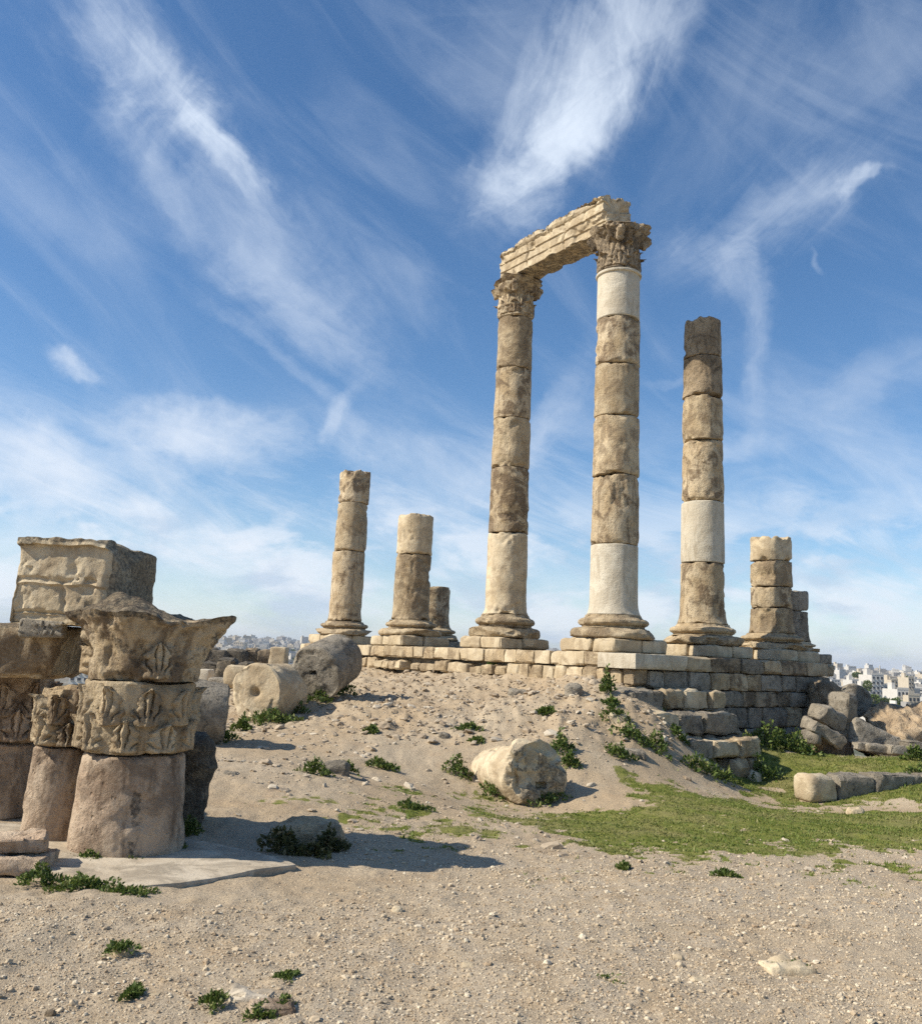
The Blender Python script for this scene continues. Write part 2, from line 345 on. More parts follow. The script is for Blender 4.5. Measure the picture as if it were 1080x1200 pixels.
cen = len(V)-1
GM = ground_mat()
gatt = {'green': np.r_[green(gx, gy), 0], 'gravel': np.r_[gravel(gx, gy), 0]}
F_all = np.r_[gf, np.c_[np.arange(na), (np.arange(na)+1) % na, np.full(na, cen), np.full(na, cen)]]
tri = [list(map(int, q)) for q in gf]
tri += [[int(j), int((j+1) % na), cen] for j in range(na)]
ground = mesh_obj('ground', V, tri, GM, attr=gatt); tag(ground, kind='structure')
def far_mat():
    mt = bpy.data.materials.new('far_hillside'); mt.use_nodes = True; t = NT(mt.node_tree); b = t.n['Principled BSDF']
    P = t.node('ShaderNodeTexCoord').outputs['Object']
    c = t.mix(t.step(t.noise(P, .012, 6, .65), .4, .6), (.20, .165, .12), (.085, .095, .05)); c = t.mix(t.step(t.noise(P, .08, 5, .7), .48, .62), c, (.30, .27, .22))
    t.put(b.inputs['Base Color'], c); t.put(b.inputs['Roughness'], 1.); return mt
hx, hy, hf, _, _ = polar(52, 7000, 1.045, .62, 300, 46)
hillz = Hraw(hx, hy)
hills = mesh_obj('hills', np.c_[hx, hy, hillz], hf, far_mat()); tag(hills, kind='structure')

# ------------------------------------------------------------------ stone builders
def apply_rot(V, rot):
    if rot is None: return V
    M = np.array(Euler(rot).to_matrix()) if not isinstance(rot, np.ndarray) else rot
    return V@M.T
_boxc = {}
def box_lattice(nx, ny, nz):
    key = (nx, ny, nz)
    if key in _boxc: return _boxc[key]
    ids = {}; V = []; Fq = []
    def vid(a, b, c):
        k = (a, b, c)
        if k not in ids: ids[k] = len(V); V.append((a/nx*2-1, b/ny*2-1, c/nz*2-1))
        return ids[k]
    for a in range(nx):
        for b in range(ny):
            Fq.append((vid(a, b, 0), vid(a, b+1, 0), vid(a+1, b+1, 0), vid(a+1, b, 0)))
            Fq.append((vid(a, b, nz), vid(a+1, b, nz), vid(a+1, b+1, nz), vid(a, b+1, nz)))
    for a in range(nx):
        for c in range(nz):
            Fq.append((vid(a, 0, c), vid(a+1, 0, c), vid(a+1, 0, c+1), vid(a, 0, c+1)))
            Fq.append((vid(a, ny, c), vid(a, ny, c+1), vid(a+1, ny, c+1), vid(a+1, ny, c)))
    for b in range(ny):
        for c in range(nz):
            Fq.append((vid(0, b, c), vid(0, b, c+1), vid(0, b+1, c+1), vid(0, b+1, c)))
            Fq.append((vid(nx, b, c), vid(nx, b+1, c), vid(nx, b+1, c+1), vid(nx, b, c+1)))
    _boxc[key] = (np.array(V), np.array(Fq)); return _boxc[key]
_seed = [100]
def nseed(): _seed[0] += 7; return _seed[0]
def block(name, c, half, mat, parent=None, rot=None, rd=.04, amp=.02, fs=3., seg=.12, seed=None, taper=None, lich_dark=None, chip=.0, shape=None, cuts=4, maxn=40, sharp=33):
    half = np.array(half, float); seed = seed or nseed()
    n = [int(min(maxn, max(4, round(2*h/seg)))) for h in half]
    L, Fq = box_lattice(*n)
    L2 = np.sign(L)*(1-(1-np.abs(L))**1.7)         # rows gather towards the edges
    P = L2*half; r = min(rd, half.min()*.9)
    inn = np.clip(P, -(half-r), half-r); d = P-inn; dl = np.linalg.norm(d, axis=1)
    Nn = np.where(dl[:, None] > 1e-9, d/np.maximum(dl, 1e-9)[:, None], 0)
    P = np.where(dl[:, None] > 1e-9, inn+Nn*r, P)
    if taper is not None: P = taper(P, L)
    nrm = L**7; nrm = nrm/np.maximum(np.linalg.norm(nrm, axis=1), 1e-9)[:, None]
    Q = P+seed*1.37
    disp = fbm(Q, fs, 4, seed)*amp+fbm(Q, fs*4, 3, seed+3)*amp*.4
    e = np.sort(np.abs(L), axis=1)[:, 1]            # 1 on edges
    if chip: disp = disp-chip*sst(e, .55, 1)*np.maximum(0, fbm(Q, fs*1.3, 3, seed+5)+.05)
    P = P+nrm*disp[:, None]
    rs = np.random.default_rng(seed)
    for k in range(cuts):
        cn = np.sign(rs.normal(size=3)); cn[rs.integers(0, 3)] *= rs.uniform(0, .6); cn = cn*rs.uniform(.4, 1, 3); cn /= np.linalg.norm(cn)
        dd = (np.abs(cn)*half).sum()-rs.uniform(.02, .9)*min(half.min(), .3)*.55*(1 if chip else .25)
        ex = P@cn-dd+fbm(Q, fs*2, 3, seed+k)*half.min()*.06; P = P-np.clip(ex, 0, None)[:, None]*cn
    if shape is not None: P = shape(P, L)
    at = {'lich_dark': lich_dark(P, L)} if lich_dark is not None else None
    o = mesh_obj(name, apply_rot(P, rot), Fq, mat, parent, c, attr=at)
    if sharp: o.data.set_sharp_from_angle(angle=math.radians(sharp))
    return o
def lathe(name, prof, c, mat, parent=None, na=72, amp=.01, fs=2.5, seed=None, rot=None, caps=5, chip=0, rimw=.07, scar=0, rfun=None, lich_dark=None, hole=None, post=None, cuts=4, cutd=.10, fine=1.0):
    """prof: list of (r, z) from bottom to top; caps close both ends"""
    seed = seed or nseed(); prof = np.array(prof, float); nz = len(prof)
    th = np.arange(na)/na*2*np.pi
    rows = []; side = []
    for k in range(1, caps): rows.append((prof[0, 0]*k/caps, prof[0, 1])); side.append(0)
    for q in prof: rows.append(tuple(q)); side.append(1)
    for k in range(caps-1, 0, -1): rows.append((prof[-1, 0]*k/caps, prof[-1, 1])); side.append(0)
    rows = np.array(rows); side = np.array(side); m = len(rows)
    Rr = np.repeat(rows[:, 0][:, None], na, 1); Z = np.repeat(rows[:, 1][:, None], na, 1); T = np.repeat(th[None], m, 0); S = np.repeat(side[:, None], na, 1).ravel()
    if rfun is not None: Rr = rfun(Rr, Z, T)
    X = (Rr*np.cos(T)).ravel(); Yv = (Rr*np.sin(T)).ravel(); Z = Z.ravel(); Rr = Rr.ravel(); T = T.ravel()
    P = np.c_[X, Yv, Z]; Q = P+seed*.77
    zt = prof[-1, 1]; zb = prof[0, 1]; e = np.minimum(Z-zb, zt-Z)
    d = fbm(Q, fs, 4, seed)*amp+fbm(Q, fs*5, 3, seed+2)*amp*.35*fine-np.maximum(0, fbm(Q, fs*2.6, 4, seed+21)-.18)*amp*1.6*fine
    if chip: d = d-chip*np.exp(-(e/rimw)**2)*np.maximum(0, fbm(Q, 3.2, 4, seed+4)+.05)
    if scar: d = d-scar*sst(fbm(Q, 1.5, 4, seed+6), .42, .62)*(1+.4*fbm(Q, 14, 3, seed+8))
    dr = np.c_[np.cos(T), np.sin(T), np.zeros(len(T))]
    fac = np.where(S == 1, 1., np.minimum(1, Rr/rows[:, 0].max()))
    P = P+dr*(d*fac)[:, None]
    capn = np.where(S == 1, 0, np.where(Z > (zb+zt)/2, 1, -1))
    P[:, 2] += capn*fbm(Q, 4, 4, seed+11)*amp*1.2
    if chip:
        P[:, 2] -= np.sign(Z-(zb+zt)/2)*np.exp(-(e/rimw)**2)*(Rr > .7*rows[:, 0].max())*np.maximum(0, fbm(Q, 3.2, 4, seed+4)+.05)*chip*.6
    rs = np.random.default_rng(seed); rM = rows[:, 0].max()
    for k in range(cuts if chip else 0):
        a_ = rs.uniform(0, 6.28); top_ = rs.choice([-1, 1]); sl_ = rs.uniform(.3, 1.6); cn = np.array([math.cos(a_), math.sin(a_), top_*sl_]); cn /= np.linalg.norm(cn)
        zz_ = zt if top_ > 0 else zb; dd = cn@np.array([math.cos(a_)*rM, math.sin(a_)*rM, zz_])-rs.uniform(.02, 1)*cutd*rM
        ex = P@cn-dd+fbm(Q, 5, 3, seed+k+40)*.02; P = P-np.clip(ex, 0, None)[:, None]*cn
    if hole is not None: P = hole(P, capn)
    if post is not None: P = post(P, T, capn)
    i = np.arange(m-1)[:, None]*na; j = np.arange(na)[None]; j2 = (j+1) % na
    Fq = np.stack([i+j, i+j2, i+na+j2, i+na+j], -1).reshape(-1, 4).tolist()
    P = np.r_[P, [[P[:na, 0].mean(), P[:na, 1].mean(), P[:na, 2].mean()]], [[P[-na:, 0].mean(), P[-na:, 1].mean(), P[-na:, 2].mean()]]]
    nb = len(P)-2; nt_ = len(P)-1
    Fq += [[nb, (k+1) % na, k] for k in range(na)]; o0 = (m-1)*na
    Fq += [[nt_, o0+k, o0+(k+1) % na] for k in range(na)]
    at = {'lich_dark': lich_dark(P)} if lich_dark is not None else None
    o = mesh_obj(name, apply_rot(P, rot), Fq, mat, parent, c, attr=at)
    o.data.set_sharp_from_angle(angle=math.radians(38)); return o
def drumprof(r0, r1, z0, z1, n, bev=.018):
    zs = np.linspace(0, 1, n); zs = .5-.5*np.cos(zs*np.pi)*(.55)-(.5-.275)*(1-2*zs)
    zs = np.clip(zs, 0, 1); P = [(r0-bev, z0)]
    for t in zs:
        P.append((r0+(r1-r0)*t, z0+bev+(z1-z0-2*bev)*t))
    P.append((r1-bev, z1)); return P
UU = np.array([-.6, .8, 0]); VV = np.array([.8, .6, 0])
ROTG = math.atan2(.6, .8)      # local x runs along VV

# ------------------------------------------------------------------ acanthus leaf
def leaf_mesh(wd, ht, curl, ribs, seed, nu=25, nv=30, amp=.008, dep=1.0):
    u = np.linspace(-1, 1, nu); v = np.linspace(0, 1, nv); Uu, Vv = np.meshgrid(u, v)
    prof = (.62+.38*np.sin(np.pi*np.clip(Vv*.9+.12, 0, 1)))*(1-.62*sst(Vv, .72, 1.02))
    lobe = 1+.10*np.sin(Vv*np.pi*2*3.6-.6)
    x = Uu*wd/2*prof*lobe; z = Vv*ht*(1-.10*np.abs(Uu)**2)
    ph = np.arctan2(Uu*.9, Vv*1.0+.22); rib = np.abs(np.cos(ph*ribs))
    o = dep*(.062*(1-np.abs(Uu)**3)-.066*np.exp(-(rib/.26)**2)*sst(1-np.abs(Uu), 0, .2)*sst(Vv, .08, .3)+.02*(1-np.abs(Uu)*6).clip(0, 1))
    c = sst(Vv, .62, 1.0); o = o+curl*c**1.4; z = z-curl*.55*c**3
    o = np.where(np.abs(Uu) > .99, -.05, o); o[0] = -.02
    P = np.c_[x.ravel(), -o.ravel(), z.ravel()]
    P = P+(fbm(P+seed, 12, 3, seed)*amp+fbm(P+seed, 34, 3, seed+2)*amp*.8)[:, None]*np.array([1, 1, 1])
    # back side so that the leaf has thickness
    B = P.copy(); B[:, 1] += .035+.0*B[:, 1]
    n = nu*nv; i = np.arange(nv-1)[:, None]*nu; j = np.arange(nu-1)[None]
    Fq = np.stack([i+j, i+j+1, i+nu+j+1, i+nu+j], -1).reshape(-1, 4)
    ring = list(range(nu))+[k*nu+nu-1 for k in range(1, nv)]+[(nv-1)*nu+k for k in range(nu-2, -1, -1)]+[k*nu for k in range(nv-2, 0, -1)]
    rf = [[ring[k], ring[k]+n, ring[(k+1) % len(ring)]+n, ring[(k+1) % len(ring)]] for k in range(len(ring))]
    return np.r_[P, B], Fq.tolist()+[[q[3]+n, q[2]+n, q[1]+n, q[0]+n] for q in Fq.tolist()]+rf
def put_leaves(parent, c, rad, z0, wd, ht, curl, count, a0, mat, ribs=5, seed=0, skip=(), tilt=.0, nmesh=3, sz=(.85, 1.1)):
    ms = []
    for k in range(nmesh):
        Vl, Fl = leaf_mesh(wd, ht, curl*(1-.3*k), ribs, seed+k*13)
        o = mesh_obj('acanthus_leaf', Vl, Fl, mat, parent, c); ms.append(o)
    used = set()
    for k in range(count):
        if k in skip: continue
        a = a0+k*2*math.pi/count; mi = (k*2+seed) % nmesh
        if mi not in used: o = ms[mi]; used.add(mi)
        else: o = ms[mi].copy(); scene.collection.objects.link(o)
        p = Vector((c[0]+rad*math.cos(a), c[1]+rad*math.sin(a), z0)); o.location = p-wloc(parent)
        s = random.uniform(*sz); o.rotation_euler = (-tilt, random.uniform(-.05, .05), a+math.pi/2); o.scale = (s, 1, random.uniform(*sz))
    for k in range(nmesh):
        if k not in used: bpy.data.objects.remove(ms[k])

# ------------------------------------------------------------------ temple columns
PT = 1.85     # top of the podium
def column(name, px, yb, Y, rb, rt, joints, mats, plinth, label, yt=None, cap=None, lean=0.0, topbreak=0, base_m=MW, seed=1, bs=1.0, plinth_h=.31):
    base = W(px, yb, Y); X = base[0]
    root = thing('stone_column', (X, Y, PT), label, 'column', 'standing columns of the ruined temple')
    random.seed(seed*11+3)
    # plinth of broken stones
    a = .9*bs
    cut = random.uniform(-.2, .2); ph = plinth_h
    for sx in (-1, 1):
        cy = random.uniform(-.25, .25)
        for sy in (-1, 1):
            x0, x1 = (-a, cut) if sx < 0 else (cut, a); y0, y1 = (-a, cy) if sy < 0 else (cy, a)
            lc = np.array([(x0+x1)/2, (y0+y1)/2]); cw = VV[:2]*lc[0]+UU[:2]*lc[1]
            block('plinth_stone', (X+cw[0], Y+cw[1], PT+ph/2+.005), ((x1-x0)/2-.008, (y1-y0)/2-.008, ph/2), plinth, root, rot=(0, 0, ROTG), rd=.06, amp=.03, fs=1.8, seg=.065, chip=.09)
    zs = PT+ph
    z1 = W(px, joints[0], Y)[2]; hh = z1-zs; k = rb/.56*bs
    lt = [(.86*k, 0), (.95*k, .015), (.985*k, .07), (.99*k, .20), (.97*k, .30), (.90*k, .36), (.82*k, .38)]
    ut = [(.78*k, .385), (.72*k, .42), (.73*k, .47), (.79*k, .51), (.82*k, .58), (.81*k, .66), (.76*k, .72), (.70*k, .74), (.665*k, .80), (.655*k, .86)]
    def sm(pr):
        o = []
        for q, r2 in zip(pr[:-1], pr[1:]):
            for t in (0, .5): o.append((q[0]+(r2[0]-q[0])*t, (q[1]+(r2[1]-q[1])*t)*hh))
        o.append((pr[-1][0], pr[-1][1]*hh)); return o
    lathe('base_torus', sm(lt), (X, Y, zs+.006), base_m, root, na=110, amp=.045, fs=2.0, chip=.06, scar=.12, seed=seed*31, cuts=14, cutd=.20)
    lathe('base_moulding', sm(ut), (X, Y, zs), base_m, root, na=110, amp=.022, fs=2.6, scar=.07, chip=.02, cuts=3, cutd=.1, seed=seed*37)
    # flare of the foot
    fz = zs+.862*hh
    zz = [W(px, j, Y)[2] for j in joints]      # heights of the joints
    zz[0] = fz; zt = zz[-1]
    for i in range(len(zz)-1):
        a0 = zz[i]+(.004 if i else 0); a1 = zz[i+1]-.004
        t0 = (a0-zz[0])/(CAPZ(zt, zz[0])); t1 = (a1-zz[0])/(CAPZ(zt, zz[0]))
        R = lambda t: rb+(rt-rb)*(t**1.35)
        n = max(10, int((a1-a0)/.055)); pr = drumprof(R(t0), R(t1), 0, a1-a0, n)
        if i == 0: pr = [(r+.075*math.exp(-z/.10), z) for r, z in pr]
        last = i == len(zz)-2
        pst = None
        if last and topbreak:
            def pst(P, T, cn, hgt=a1-a0, tb=topbreak, sd=seed):
                f = sst(P[:, 2], hgt*.35, hgt); n_ = fbm(np.c_[np.cos(T), np.sin(T), T*0], 1.4, 4, sd+77)+.25*fbm(P, 6, 3, sd)
                P[:, 2] -= f*np.clip(n_+.3, 0, 2)*tb; return P
        m_ = mats[i]; pale = m_ in (MP,)
        sc_ = .0 if pale else .045
        lich_dark = None
        dj = lathe('column_drum', pr, (X+lean*(a0-zz[0]), Y, a0), m_, root, na=88, cuts=0 if pale else 5, cutd=.12, amp=.004 if pale else .017, fs=1.7, chip=.02 if pale else .12, rimw=.055, scar=sc_, seed=seed*101+i*13, post=pst)
        dj.rotation_euler[2] = random.uniform(0, 6.28)
    return root, X, Y, zt
_full = {}
def CAPZ(zt, z0): return 8.0
colA = column('A', 404, 726, 31.5, .565, .53, [726, 647, 590.5, 551], [MB, MW, MB], MC, 'leaning-looking column stump of three drums at the far left end of the podium', seed=1, topbreak=.12, lean=.012)
colB = column('B', 481, 724, 28.1, .565, .52, [724, 651, 604], [MW, MC], MC, 'short two-drum column stump standing second from the left with a smaller stump behind it', seed=2, topbreak=.06, lean=.004)
colB2 = column('B2', 508, 736, 33.6, .56, .55, [733, 688], [MB], MG, 'lowest weathered column stub half hidden behind the two-drum stump', seed=3, topbreak=.10)
C_J = [716.5, 626, 550.5, 493, 435, 375.5]
colC = column('C', 592, 716, 24.8, .565, .50, C_J, [MC, MB, MW, MB, MW], MC, 'tall column carrying the far end of the stone beam on its carved capital', seed=4)
D_J = [717, 640, 559.8, 491, 431, 377.3, 323.5]
colD = column('D', 718.5, 717, 21.4, .57, .53, D_J, [MP, MB, MW, MW, MB, MP], MC, 'tall column with white restored drums under the near end of the stone beam', seed=5)
colE = column('E', 823, 728, 23.3, .57, .49, [728, 661, 590, 519, 468, 422, 377], [MB, MP, MB, MW, MD, MD], MC, 'tall column without a capital, one pale grey drum among its brown ones', seed=6, topbreak=.09)
colF = column('F', 904, 740, 24.9, .56, .545, [740, 713.6, 689, 658.6, 630], [MW, MB, MW, MC], MC, 'stump of four thin drums at the right end of the podium, its top broken aslant', seed=7, topbreak=.22)
colF2 = column('F2', 927, 750, 27.6, .50, .49, [750, 717, 692], [MG, MG], MG, 'dark narrow stub of two drums just behind the four-drum stump', seed=8, topbreak=.1, bs=.95)

def temple_capital(root, X, Y, z0, z1, rb, seed, mat, a0, brk):
    h = z1-z0
    pr = [(rb*.98, 0), (rb*1.06, .03*h), (rb*1.02, .07*h), (rb*.94, .1*h), (rb*.93, .25*h), (rb*.95, .4*h), (rb*1.0, .5*h), (rb*1.06, .62*h), (rb*1.2, .74*h), (rb*1.30, .82*h)]
    o = []
    for q, r2 in zip(pr[:-1], pr[1:]):
        for t in (0, .33, .66): o.append((q[0]+(r2[0]-q[0])*t, q[1]+(r2[1]-q[1])*t))
    o.append(pr[-1])
    cap = lathe('capital', o, (X, Y, z0), mat, root, na=110, amp=.06, fs=4.0, seed=seed, chip=0, scar=.03)
    put_leaves(cap, (X, Y, z0), rb*.93, z0+.07*h, .40, .36*h, .13, 8, a0, mat, 4, seed)
    put_leaves(cap, (X, Y, z0), rb*.96, z0+.24*h, .42, .46*h, .20, 8, a0+math.pi/8, mat, 4, seed+40, tilt=.12)
    # volutes under the corners of the abacus
    for k in range(4):
        a = a0+math.pi/4+k*math.pi/2
        if k in brk: continue
        sx = X+math.cos(a)*rb*1.38; sy = Y+math.sin(a)*rb*1.38
        block('volute', (sx-.10*math.cos(a), sy-.10*math.sin(a), z0+.72*h), (.15, .08, .17), mat, cap, rot=(0, .45, a), rd=.05, amp=.05, fs=6, seg=.035, chip=.12, cuts=6)
    def rf(Rr, Z, T):
        d = np.abs(np.cos(2*(T-(a0+math.pi/4))))
        sh = .93+.20*d**1.6-.16*np.exp(-((np.cos(T*2-a0*2+math.pi/2)))**2*6)*0
        return Rr*sh
    ab = [(rb*1.12, 0), (rb*1.24, .05*h), (rb*1.30, .10*h), (rb*1.28, .14*h), (rb*1.36, .17*h), (rb*1.33, .20*h)]
    lathe('abacus', ab, (X, Y, z0+.805*h), mat, cap, na=110, amp=.09, fs=3.2, seed=seed+5, rfun=rf, chip=.12, cuts=7, cutd=.3)
    return cap
ZC = W(592, 375.5, 24.8)[2]; BEAM_Z = 12.50
for (cc, yj, Yc, px, rb, sd_, brk) in ((colC, 375.5, 24.8, 603.5, .49, 501, ()), (colD, 323.5, 21.4, 726, .51, 607, ())):
    z0 = cc[3]
    temple_capital(cc[0], cc[1], Yc, z0+.004, BEAM_Z-.004, rb, sd_, MD if sd_ > 600 else MB, ROTG, brk)
# raised lip at the neck of the white drum
lathe('neck_ring', [(.52, 0), (.565, .02), (.575, .05), (.565, .08), (.52, .1)], (colD[1], 21.4, colD[3]-.08), MP, colD[0], na=72, amp=.003, caps=2)

# ------------------------------------------------------------------ architrave beam
def beam():
    Cc = np.array([colC[1], 24.8]); Dc = np.array([colD[1], 21.4]); dv = Cc-Dc; Ld = np.linalg.norm(dv); du = dv/Ld
    nrm_ = np.array([-du[1], du[0]])     # towards the left front
    if nrm_[0] > 0: nrm_ = -nrm_
    s0 = .06; s1 = Ld+.30; Ln = s1-s0; hgt = .95
    # half profile (offset to the front, height)
    pf = [(.40, 0), (.40, .22), (.435, .235), (.435, .45), (.475, .465), (.475, .68), (.50, .70), (.56, .78), (.58, .90), (.52, .95)]
    rim = []
    def dens_(a, b, st=.028):
        n = max(1, int(math.hypot(b[0]-a[0], b[1]-a[1])/st)); return [(a[0]+(b[0]-a[0])*t/n, a[1]+(b[1]-a[1])*t/n) for t in range(n)]
    full = pf+[(-x, z) for x, z in reversed(pf)]
    for a, b in zip(full, full[1:]+full[:1]): rim += dens_(a, b)
    rim = np.array(rim); m_ = len(rim); ns = int(Ln/.028)
    ss = np.linspace(0, 1, ns+1); rows = []
    cxy = np.array([0, hgt/2])
    rows += [(0, k) for k in (.0001, .35, .7)]+[(s, 1) for s in ss]+[(1, k) for k in (.7, .35, .0001)]
    P = []; tt = []
    for s, k in rows:
        q = cxy+(rim-cxy)*k; P.append(np.c_[np.full(m_, s*Ln), q[:, 0], q[:, 1]]); tt += [k]*m_
    P = np.concatenate(P); kk = np.array(tt); S = P[:, 0]/Ln
    Q = P.copy()
    n1 = fbm(Q, 1.6, 4, 900); n2 = fbm(Q, 5, 4, 905); top = sst(P[:, 2], .66, .93)
    P[:, 2] -= top*np.clip(.10*n2+.16*np.maximum(0, n1)+.05+.07*fbm(Q, 13, 3, 957), 0, .5)
    P[:, 1] *= 1-top*np.clip(.12+.3*np.maximum(0, fbm(Q, 2.2, 3, 911)), 0, .5)*(np.abs(P[:, 1]) > .47)
    P[:, 1] += np.sign(P[:, 1])*(n2*.008+fbm(Q, 16, 3, 950)*.006-.022*sst(fbm(Q, 5, 3, 955), .35, .6)-.06*sst(fbm(Q, 1.5, 4, 920), .35, .6))
    bot = sst(.15-P[:, 2], 0, .15); P[:, 2] += bot*np.maximum(0, fbm(Q, 3, 3, 930))*.07
    end = np.exp(-((S)/.03)**2)+np.exp(-((1-S)/.03)**2)
    P[:, 0] += np.where(S < .5, 1, -1)*end*np.maximum(-.2, fbm(np.c_[Q[:, 0]*0, Q[:, 1], Q[:, 2]], 2.4, 4, 940))*.22*np.where(kk < 1, 1, 1)
    # joint crack
    for s_ in (.36, .71): P[:, 1] -= np.sign(P[:, 1])*.05*np.exp(-((Q[:, 0]-Ln*s_-.06*np.sin(Q[:, 2]*9))/.03)**2)
    wv = Dc[None]+du[None]*(s0+P[:, :1])+nrm_[None]*P[:, 1:2]
    V = np.c_[wv-Dc[None], P[:, 2]]
    nr = len(rows); i = np.arange(nr-1)[:, None]*m_; j = np.arange(m_)[None]; j2 = (j+1) % m_
    Fq = np.stack([i+j, i+na_(j2, i), i+m_+j2, i+m_+j], -1).reshape(-1, 4)
    o = mesh_obj('architrave_beam', V, Fq, MC, None, (Dc[0], Dc[1], BEAM_Z), attr={'lich_dark': top*1.3*np.maximum(0, .6+n2)+.9*(Q[:, 2] < .02)+.35*np.exp(-((Q[:, 2]-.46)/.02)**2)+.35*np.exp(-((Q[:, 2]-.23)/.02)**2)})  # darker top, underside and lines along the two band steps
    o.data.set_sharp_from_angle(angle=math.radians(30)); return o
def na_(a, b): return a
bm = beam(); tag(bm, 'long carved stone beam with three stepped bands spanning two tall columns', 'beam')

# ------------------------------------------------------------------ podium
W0 = np.array([3.86, 19.5])
pod = thing('podium', (W0[0], W0[1], 0), 'low podium wall of squared limestone blocks carrying the columns', 'wall')
def uv(u, v, z): return (W0[0]+UU[0]*u+VV[0]*v, W0[1]+UU[1]*u+VV[1]*v, z)
def cbox(u0, u1, v0, v1, z0, z1, nm):
    c = uv((u0+u1)/2, (v0+v1)/2, (z0+z1)/2)
    return block(nm, c, ((v1-v0)/2, (u1-u0)/2, (z1-z0)/2), MG, pod, rot=(0, 0, ROTG), rd=.03, amp=.012, seg=.6)
cbox(.3, 15.5, .3, 7.7, -2, 1.835, 'rubble_core'); cbox(3.2, 15.5, 7.72, 11, -2, 1.835, 'rubble_core')
def row(side, t0, t1, z0, z1, ln, off=0, mats=(MW,), thick=.45, rd=.018, amp=.020, gap=.012, seg=.09, drop=0, jit=.03, zj=0, chip=.09, endlist=None):
    t = t0; mats_ = list(mats)
    while t < t1-.05:
        L = random.uniform(*ln)
        if t+L > t1-.25: L = t1-t
        if random.random() >= drop:
            d = off+random.uniform(-jit, jit); zz1 = z1-(random.uniform(0, zj) if zj else 0)
            if side == 'F': c = uv(t+L/2, thick/2-d, (z0+zz1)/2); hf_ = (thick/2, L/2-gap/2, (zz1-z0)/2-gap/3)
            else: c = uv(thick/2-d, t+L/2, (z0+zz1)/2); hf_ = (L/2-gap/2, thick/2, (zz1-z0)/2-gap/3)
            block('stone_block', c, hf_, random.choice(mats_), pod, rot=(random.uniform(-.01, .01), random.uniform(-.01, .01), ROTG+random.uniform(-.012, .012)), rd=rd, amp=amp, fs=2.6, seg=seg, chip=chip)
        t += L
random.seed(21)
# lit front: top course, then a broken lower course that sinks into the mound
row('F', .95, 15.6, 1.52, 1.848, (.45, 1.15), mats=(MC, MW, MC, MW), jit=.03)
row('F', .0, 4.2, 1.13, 1.515, (.35, .6), mats=(MC, MW), jit=.03, off=.02, zj=.02)
row('F', 4.2, 15.0, 1.17, 1.50, (.3, .62), mats=(MC, MW, MW), jit=.07, off=.05, zj=.14, rd=.04, amp=.05, drop=.08)
row('F', .0, 2.6, .72, 1.125, (.35, .7), mats=(MC, MW), off=.02)
# the white replacement block at the corner
block('corner_block', uv(.40, .72, 1.675), (.86, .56, .165), MP, pod, rot=(0, 0, ROTG), rd=.015, amp=.004, seg=.08, chip=.015)
# shaded right-hand side
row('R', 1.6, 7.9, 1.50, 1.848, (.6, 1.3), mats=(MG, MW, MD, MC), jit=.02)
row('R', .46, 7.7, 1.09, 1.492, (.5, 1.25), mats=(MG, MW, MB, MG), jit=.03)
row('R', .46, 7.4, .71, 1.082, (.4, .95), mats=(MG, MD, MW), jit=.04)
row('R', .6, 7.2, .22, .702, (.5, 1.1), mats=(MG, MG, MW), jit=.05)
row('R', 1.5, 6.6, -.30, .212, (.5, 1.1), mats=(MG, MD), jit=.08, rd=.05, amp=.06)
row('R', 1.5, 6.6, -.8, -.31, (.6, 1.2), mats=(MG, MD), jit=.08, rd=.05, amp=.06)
# stepped courses in front of the corner
def stp(off, t0, t1, z0, z1, ln, ms, rd=.05):
    row('R', t0, t1, z0, z1, ln, off=off, mats=ms, thick=.62, rd=rd, amp=.06, jit=.05, chip=.12, seg=.07, gap=.03, zj=.03)
stp(.62, -.75, 2.3, .69, 1.12, (.5, 1.1), (MC, MW, MG)); stp(.55, -.4, 2.3, .25, .68, (.5, .8), (MW, MG))
stp(1.22, -.75, 2.0, .22, .69, (.55, 1.0), (MC, MG, MW)); stp(1.15, -.3, 2.2, -.2, .21, (.5, .8), (MG, MW))
stp(1.82, -.35, 2.0, -.20, .22, (.5, .9), (MC, MW, MG)); stp(1.80, .9, 2.1, -.62, -.22, (.5, .7), (MG, MW))
stp(1.2, 1.0, 2.2, -.6, -.2, (.5, .7), (MG,))

# ------------------------------------------------------------------ fallen drums and rocks
def axis_rot(ax):
    return np.array(Vector(ax).normalized().to_track_quat('Z', 'Y').to_matrix())
def fallen(px, py, Y, r, ln, ax, mat, label, hole_=None, seed=1, r2=None, amp=.02, chip=.08, scar=.05, sink=0, facedark=0, cuts=5):
    """lies with its near end face at the pixel; ax points from that face into the stone"""
    c = W(px, py, Y); c[2] -= sink
    hf = None
    if hole_:
        def hf(P, cn):
            kind, hx_, hy_ = hole_
            if kind == 'round': k = np.exp(-((P[:, 0]-hx_)**2+(P[:, 1]-hy_)**2)/.0075)
            else: k = (np.abs(P[:, 0]-hx_) < .085)*(np.abs(P[:, 1]-hy_) < .045)*1.
            P[:, 2] += np.where((cn < 0), k*.16, 0); return P
    pr = drumprof(r, r2 or r, 0, ln, int(ln/.05), .035)
    o = lathe('fallen_drum', pr, tuple(c), mat, None, na=110, amp=amp, fs=1.4, chip=chip, scar=scar, seed=seed*53, rot=axis_rot(ax), caps=22, hole=hf, cuts=cuts, cutd=.22, lich_dark=(lambda P: facedark*(P[:, 2] < .02)) if facedark else None)  # facedark colours the near end face darker than the barrel
    return tag(o, label, 'column drum')
